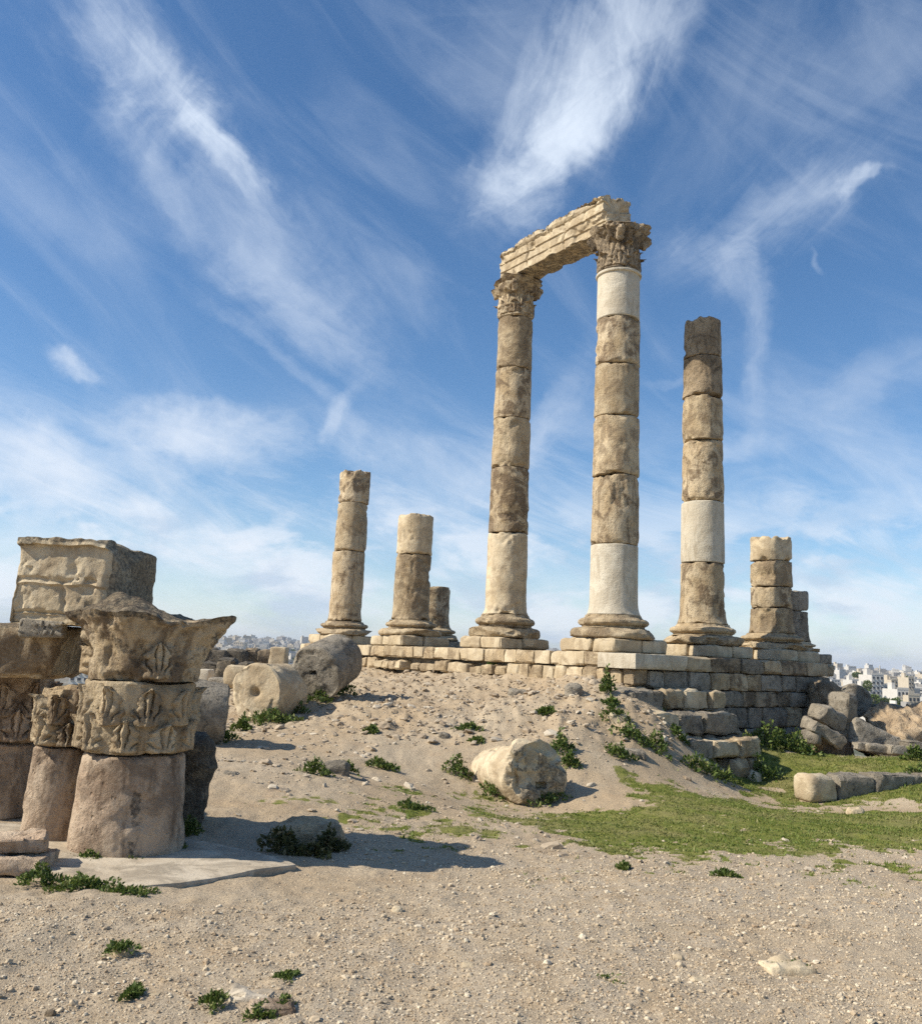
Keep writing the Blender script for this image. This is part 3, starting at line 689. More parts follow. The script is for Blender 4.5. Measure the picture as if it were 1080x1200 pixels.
fallen(628, 904, 14.1, .56, 1.5, (-.44, .89, -.09), MC, 'big fallen column drum alone on the slope, its flat end in shade', ('slot', -.10, -.16), 11, r2=.36, sink=.05, facedark=1.0, amp=.045, chip=.14, scar=.10, cuts=9)
d2 = fallen(299, 812, 18.3, .60, 1.1, (.34, .94, -.02), MC, 'fallen column drum with a round brown hole in its lit end', ('round', 0, 0), 12, chip=.14)
d3 = fallen(369, 790, 19.6, .62, 1.15, (.34, .86, .30), MG, 'tipped grey fallen drum just left of the podium, its end turned to the camera', ('slot', .05, .02), 13, r2=.58, scar=.08)
d1 = fallen(182, 832, 14.7, .56, 1.1, (.94, .30, -.06), MG, 'grey fallen drum lying right behind the stacked capitals', None, 14, r2=.52)
def rock(name, px, py, Y, half, mat, label, cat='rock', rot=(0, 0, 0), rd=.1, amp=.06, seg=.06, fs=2, group=None, chip=.1, parent=None, **kw):
    c = W(px, py, Y) if Y else None
    kw.setdefault('cuts', 9)
    o = block(name, tuple(c), half, mat, parent, rot=rot, rd=rd*.6, amp=amp, seg=seg, fs=fs, chip=chip, **kw)
    if label: tag(o, label, cat, group)
    return o
# tumbled stones at the right end of the podium
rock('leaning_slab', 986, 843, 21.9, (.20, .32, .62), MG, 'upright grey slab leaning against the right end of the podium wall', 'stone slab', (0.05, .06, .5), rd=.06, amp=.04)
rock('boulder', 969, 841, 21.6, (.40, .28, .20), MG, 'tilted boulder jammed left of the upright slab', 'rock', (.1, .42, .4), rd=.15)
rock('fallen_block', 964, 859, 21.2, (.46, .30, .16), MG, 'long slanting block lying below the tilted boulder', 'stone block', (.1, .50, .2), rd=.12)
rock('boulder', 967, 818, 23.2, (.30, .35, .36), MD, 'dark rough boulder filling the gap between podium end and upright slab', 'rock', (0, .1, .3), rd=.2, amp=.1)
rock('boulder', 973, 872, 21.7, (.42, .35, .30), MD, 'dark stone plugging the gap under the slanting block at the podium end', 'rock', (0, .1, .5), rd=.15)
rock('boulder', 950, 864, 21.2, (.24, .24, .18), MG, 'small rounded stone in the weeds at the foot of the podium wall', 'rock', (0, .1, .9), rd=.15)
fallen(1000, 821, 23.4, .44, 1.1, (.28, .95, -.10), MG, 'fallen grey drum wedged behind the upright slab at the podium end', None, 15, r2=.42)
rock('boulder', 1038, 831, 24.3, (.38, .28, .12), MG, 'long low stone on top of the rock outcrop at the right', 'rock', (0, .03, .1), rd=.13)
def wedge(P, L): P = P.copy(); P[:, 2] = np.where(L[:, 2] > -1, P[:, 2]-.62*np.clip((P[:, 0]+.9)/1.9, 0, 1)*(L[:, 2]+1)/2*1.0, P[:, 2]); return P
rock('fallen_slab', 1016, 866, 21.9, (.62, .5, .30), MG, 'broad shaded slab sloping down to the right beside the outcrop', 'stone slab', (0, .42, .0), rd=.06, amp=.06)
rock('outcrop', 1080, 866, 22.4, (1.2, .7, .60), MO, 'sunlit tan rock outcrop at the right edge', 'rock', (.55, -.16, .15), rd=.3, amp=.20, seg=.045, fs=1.8, chip=.35, cuts=14, maxn=60)
for (px, py, Y, hx_, hy_, hz_) in ((1012, 875, 21.0, .24, .16, .10), (1030, 878, 20.9, .34, .16, .09), (1052, 879, 20.8, .28, .18, .11), (1072, 876, 21, .3, .2, .13)):
    rock('fallen_block', px, py, Y, (hx_, hy_, hz_), MG, 'low shaded block in the line of rubble at the foot of the outcrop', 'stone block', (0, .08, random.uniform(-.2, .3)), rd=.07, amp=.04, group='rubble line below the outcrop')
# low kerb wall in the right foreground
kw = thing('low_wall', tuple(W(1000, 922, 17.2)), 'low kerb of long stones on the grass with a pale rounded left end', 'wall')
p0 = W(938, 914, 17.0); p1 = W(1110, 905, 17.9); random.seed(5)
dvec = (p1-p0)[:2]; LL = np.linalg.norm(dvec); kd = dvec/LL; ka = math.atan2(kd[1], kd[0]); t = 0; i = 0
while t < LL+1.5:
    L = (.62, .8, 1.1, .9, 1.3, .8)[i % 6]; c = p0[:2]+kd*(t+L/2)
    block('kerb_stone', (c[0], c[1], -.49+.02*i), (L/2-.012, .26, .22 if i else .24), MC if i == 0 else MG, kw, rot=(0, random.uniform(-.02, .02), ka+random.uniform(-.03, .03)), rd=.09 if i == 0 else .03, amp=.03, seg=.06, chip=.06)
    t += L; i += 1

# ------------------------------------------------------------------ stacked fragments at the left
def band(P): return P
YP = 8.0
foot = Wz(144, 1008, -.15); cx, cy = W(146, 1008, YP)[0], YP
zf = H(cx, cy)-.03
zj1 = W(155, 880, YP)[2]; zj2 = W(158, 797, YP)[2]; zj3 = W(160, 716, 7.8)[2]
s1 = lathe('column_drum', drumprof(.475, .425, 0, zj1-zf-.008, 46, .02), (cx, cy, zf), MR, None, na=180, amp=.012, fs=2.2, chip=.05, rimw=.04, scar=.02, seed=3001, caps=6,
           lich_dark=lambda P: .5*np.exp(-((np.arctan2(P[:, 1], P[:, 0])+1.15)/.10)**2)*(fbm(P, 5, 3, 5)+.9))
tag(s1, 'broad reddish column drum on the slab holding up the carved capital', 'column drum')
# lower half of the capital
def capt(name, cx, cy, z0, z1, r0, r1, mat, label, seed, nleaf, a0, lw, na=150, amp=.02):
    h = z1-z0; pr = [(r0*.97, 0)]+[(r0+(r1-r0)*(t**2), h*t) for t in np.linspace(.02, .97, 26)]+[(r1*.97, h)]
    o = lathe(name, pr, (cx, cy, z0), mat, None, na=na, amp=amp, fs=3, chip=.05, rimw=.05, scar=.03, seed=seed, caps=6)
    tag(o, label, 'capital')
    put_leaves(o, (cx, cy, z0), r0*.99, z0+.03*h, lw, .50*h, .045, nleaf, a0, mat, 5, seed)
    put_leaves(o, (cx, cy, z0), r0*1.0, z0+.38*h, lw*.95, .58*h, .075, nleaf, a0+math.pi/nleaf, mat, 6, seed+50, tilt=.05, sz=(.9, 1.05))
    return o
random.seed(3)
cx2, cy2 = cx-.005, cy+.01
s2 = capt('carved_capital', cx2, cy2, zj1+.006, zj2, .435, .465, MW, 'round capital block carved with acanthus leaves between the broad drum and the winged top', 3100, 9, -1.45, .27)
# winged upper half of the capital
def upcap():
    h = zj3-zj2; na = 200; seed = 3200
    ts = np.linspace(0, 1, 30); prof = [(.445, 0)]+[(1, t*h) for t in ts]+[(1, h)]
    def rf(Rr, Z, T):
        t = np.clip(Z/h, 0, 1); base = .46+.05*t
        corner = np.zeros_like(T)
        for a, rr in ((.02, .72), (1.6, .66), (3.3, .63), (4.25, .50), (4.75, .60)):
            dd = np.arctan2(np.sin(T-a), np.cos(T-a)); corner = np.maximum(corner, (rr-.50)*np.exp(-(dd/(.34 if rr > .7 else .26))**2))
        fl = sst(t, .05, 1.0)**1.1
        full = base+corner*fl+.07*sst(t, .45, 1)
        k = np.where(Rr < .9999, Rr/1.0, 1.)
        return np.where(Rr >= .9999, full, full*Rr)
    rows = [(.445*k/5, 0) for k in range(1, 6)]
    o = lathe('winged_capital', prof[1:], (cx2+.02, cy2-.02, zj2+.007), MB, None, na=na, amp=.035, fs=2.4, seed=seed, rfun=rf, caps=14, chip=.0, scar=.05,
              post=lambda P, T, cn: post(P, T, cn))
    return o
def post(P, T, cn):
    P[:, 2] = np.where(cn < 0, 0, P[:, 2])
    h = zj3-zj2; r = np.hypot(P[:, 0], P[:, 1]); t = np.clip(P[:, 2]/h, 0, 1)
    topm = sst(t, .72, 1)
    P[:, 2] += topm*(.16*np.exp(-((P[:, 0]+.12)/.25)**2-((P[:, 1]+.25)/.22)**2)+.03*fbm(P, 6, 4, 8)-.05*sst(P[:, 0], .1, .45)-.03)
    P[:, 2] += topm*.06*sst(P[:, 0], .45, .75)
    P[:, 2] += np.where((r > .5) & (t < .999), .0, 0)
    q = np.maximum(0, fbm(P, 4, 4, 61)-.1)*.12; rr = np.maximum(r, .01)
    P[:, 0] -= P[:, 0]/rr*q*(cn == 0); P[:, 1] -= P[:, 1]/rr*q*(cn == 0)
    return P
s3 = upcap(); tag(s3, 'broken upper capital with a long horn jutting right, topmost on the carved drum', 'capital')
me = s3.data; co = np.zeros(len(me.vertices)*3); me.vertices.foreach_get('co', co); co = co.reshape(-1, 3); hh3 = zj3-zj2
a_ = me.attributes.new('lich_dark', 'FLOAT', 'POINT'); a_.data.foreach_set('value', (1.5*sst(co[:, 2]/hh3, .80, .98)+.5*sst(fbm(co, 3, 3, 5), .2, .6)).astype(np.float32))
put_leaves(s3, (cx2, cy2, zj2), .47, zj2+.03, .25, .30, .05, 3, -1.0, MW, 6, 77)
# second, thinner column to the left
YQ = 8.2; qx = W(61, 985, YQ)[0]; zq0 = H(qx, YQ)-.03; zq1 = W(61, 873, YQ)[2]; zq2 = W(64, 806, YQ)[2]
s4 = lathe('column_drum', drumprof(.27, .235, 0, zq1-zq0-.006, 40, .015), (qx+.0, YQ, zq0), MR, None, na=130, amp=.012, fs=3, chip=.04, scar=.03, seed=3301)
tag(s4, 'slim column drum set between the broad drum and the leftmost drum', 'column drum')
s5 = capt('carved_capital', qx+.05, YQ, zq1+.006, zq2, .245, .275, MB, 'small worn leafy capital on the slim drum', 3400, 7, -1.2, .20, na=110, amp=.035)
# leftmost column, cut by the frame
YL = 9.1; lx = W(6, 973, YL)[0]; zl0 = H(lx, YL)-.03; zl1 = W(0, 868, YL)[2]; zl2 = W(0, 790, YL)[2]; zl3 = W(0, 732, YL)[2]
s6 = lathe('column_drum', drumprof(.33, .31, 0, zl1-zl0-.006, 40, .015), (lx-.08, YL, zl0), MR, None, na=120, amp=.012, fs=3, chip=.04, seed=3501)
tag(s6, 'leftmost standing drum, cut by the edge of the picture', 'column drum')
s7 = capt('carved_capital', lx-.06, YL, zl1+.006, zl2, .32, .36, MR, 'leafy capital on the leftmost drum under the cornice stone', 3600, 8, -1.0, .26, na=120)
# cornice stones that carry the top block
c8 = W(30, 759, 8.4)
s8 = block('cornice_stone', (c8[0]-.28, 8.5, (zl2+zl3)/2+.0), (.70, .42, (zl3-zl2)/2-.006), MB, None, rd=.05, amp=.035, seg=.028, chip=.08, fs=2.4, rot=(0, 0, .05), maxn=60,
           lich_dark=lambda P, L: 1.1*sst(L[:, 2], .55, .95), shape=lambda P, L: np.c_[P[:, 0]*(1+.10*(L[:, 2]))-.04, P[:, 1]*(1+.10*L[:, 2]), P[:, 2]])
tag(s8, 'brown cornice stone cut by the left edge under the great block', 'stone block')
c9 = W(53, 737, 8.02); 
fr = block('carved_frieze', (c9[0], 7.99, c9[2]), (.19, .06, .075), MG, s8, rd=.02, amp=.012, seg=.03)
random.seed(9)
for k in range(7):      # carved scroll work
    for zz in (-1, 1):
        block('carved_scroll', (c9[0]-.165+k*.055+random.uniform(-.01, .01), 7.932, c9[2]+zz*.034+random.uniform(-.012, .012)), (random.uniform(.008, .016), .012, random.uniform(.02, .036)), MG, fr, rot=(0, random.uniform(-1.3, 1.3), 0), rd=.007, amp=.006, seg=.015, fs=12)
# the great block
YB = 8.0; pL = W(12, 726, 7.9); pR = W(130, 722, 7.9); zb0 = zl3+.005; zb1 = W(128, 632, 7.9)[2]
bw = (pR[0]-pL[0])/2
def fasc(P, L):
    z = (L[:, 2]+1)/2; fr_ = sst(-L[:, 1], .9, 1)
    st_ = np.where(z > .80, .05, np.where(z > .47, .0, np.where(z > .20, .022, .044)))
    P = P.copy(); P[:, 1] += fr_*st_*1.0*np.where(z > .80, -1, 1)
    n = fbm(P+9, 4, 4, 71); P[:, 1] += fr_*(.014*sst(fbm(P, 7, 4, 81), .25, .6)+.007*fbm(P, 22, 3, 83)+.06*sst(z, .74, .95)*np.maximum(0, fbm(P, 6, 4, 85)+.15))
    P[:, 2] += .018*fbm(np.c_[P[:, 0], P[:, 0]*0, P[:, 0]*0], 7, 3, 87)*fr_
    P[:, 1] += fr_*(.03*np.exp(-((z-.50)/.018)**2)*(n > -.3)+.03*np.exp(-((z-.22)/.018)**2)*(n > -.2))
    P[:, 1] += fr_*.020*np.exp(-((P[:, 0]+.02-.03*np.sin(z*7))/.018)**2)*(z < .5)*(z > .2)
    P[:, 1] += fr_*.018*np.exp(-((P[:, 0]-.10+.22*(z-.5))/.03)**2)*(z > .5)*(z < .8)
    P[:, 2] -= .10*sst(P[:, 0], bw*.2, bw+.2)*(L[:, 2] > .2)*(L[:, 1] > -.5)*.8
    P[:, 2] += np.where(L[:, 2] > .85, .03*fbm(P, 5, 4, 73)-.06*sst(-P[:, 0], 0, bw), 0)
    P[:, 2] += np.where(L[:, 2] < -.85, .05*np.maximum(0, fbm(P, 4, 3, 75)), 0)
    return P
s9 = block('architrave_block', ((pL[0]+pR[0])/2+.03, 7.9+.42, (zb0+zb1)/2), (bw+.02, .42, (zb1-zb0)/2), MC, None, rot=(0, 0, -.10), rd=.02, amp=.008, fs=3.0, seg=.013, chip=.10, shape=fasc, maxn=90, cuts=5,
           lich_dark=lambda P, L: np.clip(2.2*sst(L[:, 0], .80, .97)+1.7*sst(L[:, 2], .55, .9)+1.1*sst(L[:, 0], .35, .9)*(fbm(P, 5, 3, 7)+.2)+.5*(L[:, 1] > 0), 0, 2.2))
tag(s9, 'great stone block with three stepped bands and a blackened right end atop the pile', 'stone block')
me = s9.data
# rough stone behind the broad drum, low stones in front
r10 = rock('rough_stone', 216, 925, 9.1, (.22, .26, .42), MK, 'dark rough stone standing behind the right side of the broad drum', 'rock', (0, 0, .3), rd=.13, amp=.07, seg=.035, fs=3)
r10.location.z = H(r10.location.x, r10.location.y)+.40
r11 = rock('flat_stone', 24, 1001, 7.1, (.23, .20, .065), MR, 'lower of two flat stones at the left edge beside the broad drum', 'rock', (0, .02, .1), rd=.03, amp=.03, seg=.022, fs=5); r11.location.z = -.06
r12 = rock('flat_stone', 22, 984, 7.15, (.20, .17, .055), MR, 'upper of two flat stones at the left edge beside the broad drum', 'rock', (0, -.03, .4), rd=.025, amp=.03, seg=.022, fs=5); r12.location.z = .065
# the pale slab they stand on
def slab():
    pts = [(-60, 1016), (0, 1020), (60, 1030), (120, 1042), (165, 1047), (210, 1043), (260, 1031), (300, 1021), (346, 1012), (330, 1003), (280, 994), (232, 986), (160, 980), (60, 975), (-60, 972)]
    P = [Wz(x, y, -.125)[:2] for x, y in pts]; P = np.array(P)
    V = []; Fq = []; n = len(P); c = P.mean(0); rings = [1, .995, .9, .7, .45, .2]
    dn = []
    for k in range(n):
        for t in np.linspace(0, 1, 8, endpoint=False): dn.append(P[k]*(1-t)+P[(k+1) % n]*t)
    dn = np.array(dn); N_ = len(dn); dn = dn+(fbm(np.c_[dn, dn[:, 0]*0], 4, 3, 5)*.02)[:, None]
    V += [(x, y, -.30) for x, y in dn]+[(x, y, -.118) for x, y in dn]
    for r in rings[1:]:
        q = c+(dn-c)*r; V += [(x, y, -.105+.004*math.sin(x*7+y*5)) for x, y in q]
    V.append((c[0], c[1], -.105)); VA = np.array(V); hg = Hraw(VA[:, 0], VA[:, 1]); VA[:, 2] = hg+np.where(VA[:, 2] < -.2, -.15, VA[:, 2]+.105+.035); V = VA.tolist(); R_ = len(rings)+1
    for k in range(R_-1):
        for j in range(N_): j2 = (j+1) % N_; Fq.append([k*N_+j, k*N_+j2, (k+1)*N_+j2, (k+1)*N_+j])
    for j in range(N_): Fq.append([(R_-1)*N_+j, (R_-1)*N_+(j+1) % N_, len(V)-1])
    Fq = [q for q in Fq]
    o = mesh_obj('stone_slab', V, Fq, MS); me = o.data
    import bmesh
    b = bmesh.new(); b.from_mesh(me); bmesh.ops.recalc_face_normals(b, faces=b.faces); b.to_mesh(me); b.free()
    for p in me.polygons: p.use_smooth = False
    return o
sl = slab(); tag(sl, 'pale flat floor slab under the stacked fragments', 'stone slab')

# ------------------------------------------------------------------ middle-distance ruin behind the fallen drums
ruin = thing('ruined_wall', (-10, 40, 0), 'dark rubble wall in the middle distance behind the fallen drums', 'wall')
random.seed(31)
for (x0, x1, yt, yb, Y, mt_) in ((196, 262, 754, 800, 40, MK), (262, 285, 757, 790, 41, MK), (285, 318, 757, 775, 42, MD), (236, 290, 768, 800, 38, MK), (330, 352, 772, 810, 36, MG)):
    n = max(1, int((x1-x0)/14))
    for k in range(n):
        xa = x0+(x1-x0)*k/n; xb = x0+(x1-x0)*(k+1)/n
        A_ = W(xa, yt, Y); B_ = W(xb, yb, Y); h_ = A_[2]-B_[2]
        block('rubble_block', ((A_[0]+B_[0])/2, Y+.5, A_[2]-h_/2-random.uniform(.12, .32)), (abs(B_[0]-A_[0])/2, .6, h_/2), mt_, ruin, rd=.15, amp=.12, seg=.16, fs=1.5, chip=.2)
def md(px0, px1, py0, py1, Y, mt_, label, nm='distant_block', rd=.06, amp=.03):
    A_ = W(px0, py0, Y); B_ = W(px1, py1, Y)
    o = block(nm, ((A_[0]+B_[0])/2, Y+.4, (A_[2]+B_[2])/2), (abs(B_[0]-A_[0])/2, .4, abs(A_[2]-B_[2])/2), mt_, None, rd=rd, amp=amp, seg=.1); return tag(o, label, 'stone block')
md(231, 243, 784, 802, 30, MP, 'pale squared block catching the sun in front of the dark rubble wall')
md(316, 333, 758, 786, 37, MC, 'sunlit cream block seen between the two fallen drums with visible ends')
md(243, 300, 794, 812, 27, MG, 'low grey kerb stone behind the drum with the round hole', rd=.1)
md(262, 290, 779, 806, 21, MC, 'chipped cream stone touching the left edge of the drum with the round hole', 'broken_stone', rd=.12, amp=.08)

# ------------------------------------------------------------------ plants
def leafmat(name, a, b_, c_):
    mt = bpy.data.materials.new(name); mt.use_nodes = True; t = NT(mt.node_tree); b = t.n['Principled BSDF']
    P = t.node('ShaderNodeNewGeometry'); rn = P.outputs['Random Per Island']
    c = t.mix(rn, a, b_)
    if 'grass' in name: c = t.mix(t.step(t.noise(t.node('ShaderNodeTexCoord').outputs['Object'], .9, 5, .7), .42, .68, 0, .7), c, (.27, .235, .09))
    c = t.mix(t.step(t.math('FRACT', t.math('MULTIPLY', rn, 9.3)), .86, .93), c, c_)
    t.put(b.inputs['Base Color'], c); t.put(b.inputs['Roughness'], .6); t.put(b.inputs['Specular IOR Level'], .3)
    t.put(b.inputs['Subsurface Weight'], 0)
    tr = t.node('ShaderNodeBsdfTranslucent'); t.put(tr.inputs[0], t.mix(.4, c, (.12, .16, .02))); mx = t.node('ShaderNodeMixShader'); t.put(mx.inputs[0], .25)
    t.l.new(b.outputs[0], mx.inputs[1]); t.l.new(tr.outputs[0], mx.inputs[2]); t.l.new(mx.outputs[0], t.n['Material Output'].inputs[0])
    return mt
LM = leafmat('weed_leaf', (.055, .095, .02), (.14, .19, .042), (.26, .27, .09))
LG = leafmat('grass_blade', (.10, .15, .025), (.21, .25, .055), (.34, .31, .12))
LD = leafmat('dry_grass', (.035, .045, .018), (.075, .08, .03), (.22, .18, .09))
rg = np.random.default_rng(5)
def leaves(n, pos, nrm_, size, asp=.5):
    """small folded leaves: 4 triangles each"""
    d = rg.normal(size=(n, 3)); d = d*.8+nrm_; d /= np.linalg.norm(d, axis=1)[:, None]
    s = np.cross(d, rg.normal(size=(n, 3))); s /= np.linalg.norm(s, axis=1)[:, None]; up = np.cross(s, d)
    L = size*rg.uniform(.6, 1.3, n)[:, None]; Wd = L*asp
    a = pos; m1 = pos+d*L*.5-s*Wd*.5+up*L*.10; m2 = pos+d*L*.5+s*Wd*.5+up*L*.10; mc = pos+d*L*.55; tp = pos+d*L-up*L*.12
    V = np.stack([a, m1, mc, m2, tp], 1).reshape(-1, 3); k = np.arange(n)[:, None]*5
    Fq = np.concatenate([k+np.array([[0, 2, 1]]), k+np.array([[0, 3, 2]]), k+np.array([[1, 2, 4]]), k+np.array([[2, 3, 4]])], 0)
    return V, Fq
def weed(px, py, wpx, hpx, label, n=None, size=None, mat=LM, group=None, ang=0.0, name='weed', depth=.6):
    q = G(px, py); Y = q[1]; rx = wpx/2/FPX*Y; hz_ = hpx/FPX*Y; ry = min(max(.10, rx*depth), .5)
    size = size or max(.035, Y*.0048); big_ = 1.4 if py < 1052 else .85; hz_ *= big_; rx *= 1.12 if big_ > 1 else .9; size *= 1 if big_ > 1 else .75
    n = n or int(min(6000, max(320, 3.4*(rx*ry*3.1+rx*hz_*2)/(size*size)*1.2)))
    th = rg.uniform(0, 2*np.pi, n); rad = np.sqrt(rg.uniform(0, 1, n)); lump = .75+.4*np.sin(th*3+rg.uniform(0, 6))*rad
    x = np.cos(th)*rad*rx*lump; y = np.sin(th)*rad*ry*lump
    top = hz_*(1-rad**2.2*.85)*(.65+.5*vnoise(np.c_[x, y, x*0]*(3/max(rx, .1))+px, 3))
    z = top*rg.uniform(.15, 1, n)**.6
    ca, sa = math.cos(ang), math.sin(ang); x, y = x*ca-y*sa, x*sa+y*ca
    zz = Hraw(q[0]+x, q[1]+y)-q[2]
    pos = np.c_[x, y, z*.9+zz]; nr_ = np.c_[x/rx, y/ry, np.full(n, 1.0)]*.8
    V, Fq = leaves(n, pos, nr_, size)
    o = mesh_obj(name, V, Fq, mat, None, tuple(q), smooth=False); tag(o, label, 'plant', group); return o
wd = [
 (48, 1038, 64, 20, 'left end of the leafy weed strip along the front edge of the pale slab', .0), (100, 1046, 84, 18, 'middle of the leafy weed strip along the front edge of the pale slab', 0), (152, 1051, 66, 10, 'thin right end of the weed strip along the front edge of the pale slab', 0),
 (105, 1010, 55, 8, 'weeds at the left of the broad drum\'s foot', 0), (150, 1012, 50, 6, 'low weeds in front of the broad drum\'s foot', 0), (208, 1000, 24, 8, 'small weed at the right of the broad drum\'s foot', 0),
 (222, 981, 30, 16, 'dark bushy weed at the foot of the rough stone behind the broad drum', 0),
 (538, 913, 34, 22, 'weed clump left of the big fallen drum on the slope', 0), (588, 936, 56, 22, 'bright weeds in front of the long side of the big fallen drum', 0), (633, 942, 60, 14, 'dark weeds below the shaded end of the big fallen drum', 0),
 (486, 949, 38, 9, 'isolated flat weed on bare dirt left of the green patch', 0), (450, 902, 34, 13, 'loose weed on the slope right of the half-buried stone with leaves', 0),
 (371, 911, 42, 20, 'weed spread on the left of the half-buried stone on the slope', 0), (404, 905, 26, 16, 'weed tuft at the right end of the half-buried stone on the slope', 0), (548, 858, 32, 9, 'dark low weed in the middle of the bare slope', 0), (560, 871, 14, 5, 'tiny weed above the big fallen drum', 0),
 (655, 884, 34, 18, 'weed against the right shoulder of the big fallen drum', 0), (668, 900, 20, 14, 'smaller weed between the big fallen drum and the grass', 0), (435, 860, 14, 6, 'tiny weed on the bare slope left of centre', 0), (640, 838, 20, 6, 'little weed below the front podium wall near its corner', 0),
 (711, 812, 16, 26, 'tall narrow weed at the podium corner', 0), (722, 846, 34, 16, 'upper weed on the dirt slope left of the stepped blocks', 0), (716, 828, 20, 10, 'small weed just under the podium corner', 0), (738, 866, 36, 18, 'middle weed on the dirt slope left of the stepped blocks', 0), (726, 888, 34, 12, 'flat weed at the left foot of the dirt slope by the steps', 0), (768, 880, 40, 20, 'bushy weed at the foot of the stepped blocks', 0),
 (795, 868, 16, 26, 'weed growing up between the stepped blocks', 0), (822, 906, 44, 18, 'weed below the lowest stepped block', 0), (846, 914, 40, 14, 'right-hand weed below the lowest stepped block', 0), (894, 915, 36, 24, 'dark weed at the right end of the stepped blocks', 0), (873, 900, 30, 30, 'tall shaded weed in the hollow beside the stepped blocks', 0),
 (905, 878, 60, 34, 'high grass clump in the shade at the foot of the podium wall', 0), (935, 884, 50, 20, 'grass clump in shade between the wall and the tumbled stones', 0),
 (318, 848, 60, 14, 'weeds in front of the drum with the round hole', 0), (345, 838, 24, 18, 'tall weed between the two fallen drums with visible ends', 0), (365, 824, 52, 14, 'bright weeds in front of the tipped grey drum', 0), (398, 816, 34, 18, 'shaded weeds under the right side of the tipped grey drum', 0),
 (250, 868, 60, 14, 'shaded weeds in front of the grey drum behind the capitals', 0), (284, 856, 20, 12, 'weeds between the grey drum and the drum with the round hole', 0),
 (538, 787, 28, 18, 'shrub growing from the front podium wall below the third column from the left', 0), (575, 790, 14, 12, 'small shrub right of the first on the podium wall', 0), (590, 784, 26, 12, 'second shrub growing from the front podium wall', 0), (640, 787, 12, 8, 'tiny weed at the base of the front podium wall under the beam', 0),
 (945, 926, 30, 16, 'weeds at the pale left end of the low kerb', 0), (985, 927, 50, 15, 'weeds along the left half of the low kerb', 0), (1035, 924, 54, 14, 'weeds along the right half of the low kerb', 0), (1072, 915, 30, 14, 'weeds where the low kerb leaves the picture', 0), (1072, 893, 24, 16, 'shrub below the outcrop at the right edge', 0),
 (140, 1118, 40, 12, 'weed around the pale pebble stone in the left foreground', 0), (250, 1182, 34, 16, 'round weed beside the grey flat rock in the bottom foreground', 0), (305, 1194, 34, 10, 'weed by the reddish flat rock at the bottom edge', 0), (332, 1188, 18, 10, 'small dark weed right of the reddish flat rock', 0), (156, 1167, 18, 6, 'tiny dark weed in the left foreground gravel', 0), (334, 1155, 30, 7, 'dry low weed above the flat rocks in the foreground', 0),
 (925, 1137, 60, 8, 'flat weed edging the largest buried stone in the right foreground', 0), (715, 1153, 50, 6, 'sparse weed near the little stones in the right foreground', 0), (730, 1021, 12, 5, 'tiny weed on gravel just below the green patch', 0), (850, 1028, 30, 6, 'flat weed on gravel below the right of the green patch', 0),
]
for a in wd: weed(a[0], a[1], a[2], a[3], a[4])
# stones half buried on the slope and in the gravel
def gstone(px, py, wpx, hpx, mat, label, rotz=0, deep=.8, cat='rock', name='half_buried_stone', up=.3, tilt=0):
    q = G(px, py+hpx/2); k = q[1]/FPX; hx_ = wpx/2*k; hz_ = hpx*k*.75
    o = block(name, (q[0], q[1]+hx_*deep*.8, q[2]+hz_*up-.01), (hx_, hx_*deep, hz_), mat, None, rot=(random.uniform(-.1, .1), tilt, rotz), rd=hz_*.7, amp=hx_*.16, fs=1.2/max(hx_, .05), seg=max(.012, hx_/9), chip=hx_*.3)
    return tag(o, label, cat)
random.seed(17)
gstone(392, 901, 32, 16, MG, 'half-buried grey stone with leafy weeds on the slope')
g1 = gstone(356, 980, 80, 24, MW, 'grey stone overgrown with dry grass in the shadow beside the slab', .1, .7)
for (px, py, wv_, hv_, lb) in ((330, 1002, 44, 26, 'dry grass hanging over the left side of the shadowed grey stone'), (360, 1005, 50, 12, 'dry grass in front of the shadowed grey stone'), (386, 1000, 36, 22, 'dry grass at the right side of the shadowed grey stone')):
    weed(px, py, wv_, hv_, lb, mat=LD, size=.06, name='dry_grass_tuft', n=380)
gstone(142, 1114, 22, 9, MC, 'pale stone set in a weed in the left foreground')
gstone(465, 1068, 13, 10, MC, 'small pale cobble alone on the dirt below the long shadow')
gstone(549, 1134, 18, 8, MC, 'pale chip of stone in the middle foreground gravel')
gstone(795, 1124, 14, 10, MC, 'upper of two little pale stones in the right foreground')
gstone(822, 1152, 22, 10, MC, 'lower of two little pale stones in the right foreground')
gstone(928, 1139, 56, 13, MC, 'largest flat buried stone in the right foreground gravel', .1)
gstone(290, 1172, 56, 12, MS, 'flat grey rock at the bottom left foreground', -.1)
gstone(314, 1186, 50, 12, MR, 'reddish flat rock at the bottom edge', .2)
gstone(55, 1068, 34, 5, MG, 'thin grey rock sliver near the left edge of the foreground', .5)
gstone(205, 1068, 22, 4, MG, 'flat sliver of rock right of the weed strip', .1)
gstone(178, 1167, 16, 6, MC, 'small buff stone near the bottom left gravel')
gstone(57, 1187, 12, 7, MD, 'dark pointed stone in the bottom left corner area')
gstone(672, 808, 20, 16, MG, 'grey lump of rubble at the top of the slope below the podium wall')
gstone(607, 812, 22, 9, MG, 'low dark stone on the upper slope below the beam')
gstone(520, 862, 14, 7, MG, 'small stone left of the dark weed in the middle of the slope')
gstone(268, 908, 18, 7, MG, 'small grey stone on the slope right of the stacked fragments')
gstone(556, 907 if False else 885, 10, 5, MG, 'small stone just above the big fallen drum')
gstone(1005, 951, 18, 8, MC, 'pale stone lying on the grass below the low kerb')
gstone(886, 910, 16, 12, MC, 'pale stone at the foot of the lowest stepped block')
gstone(724, 842, 24, 12, MC, 'pale lump on the dirt below the podium corner')
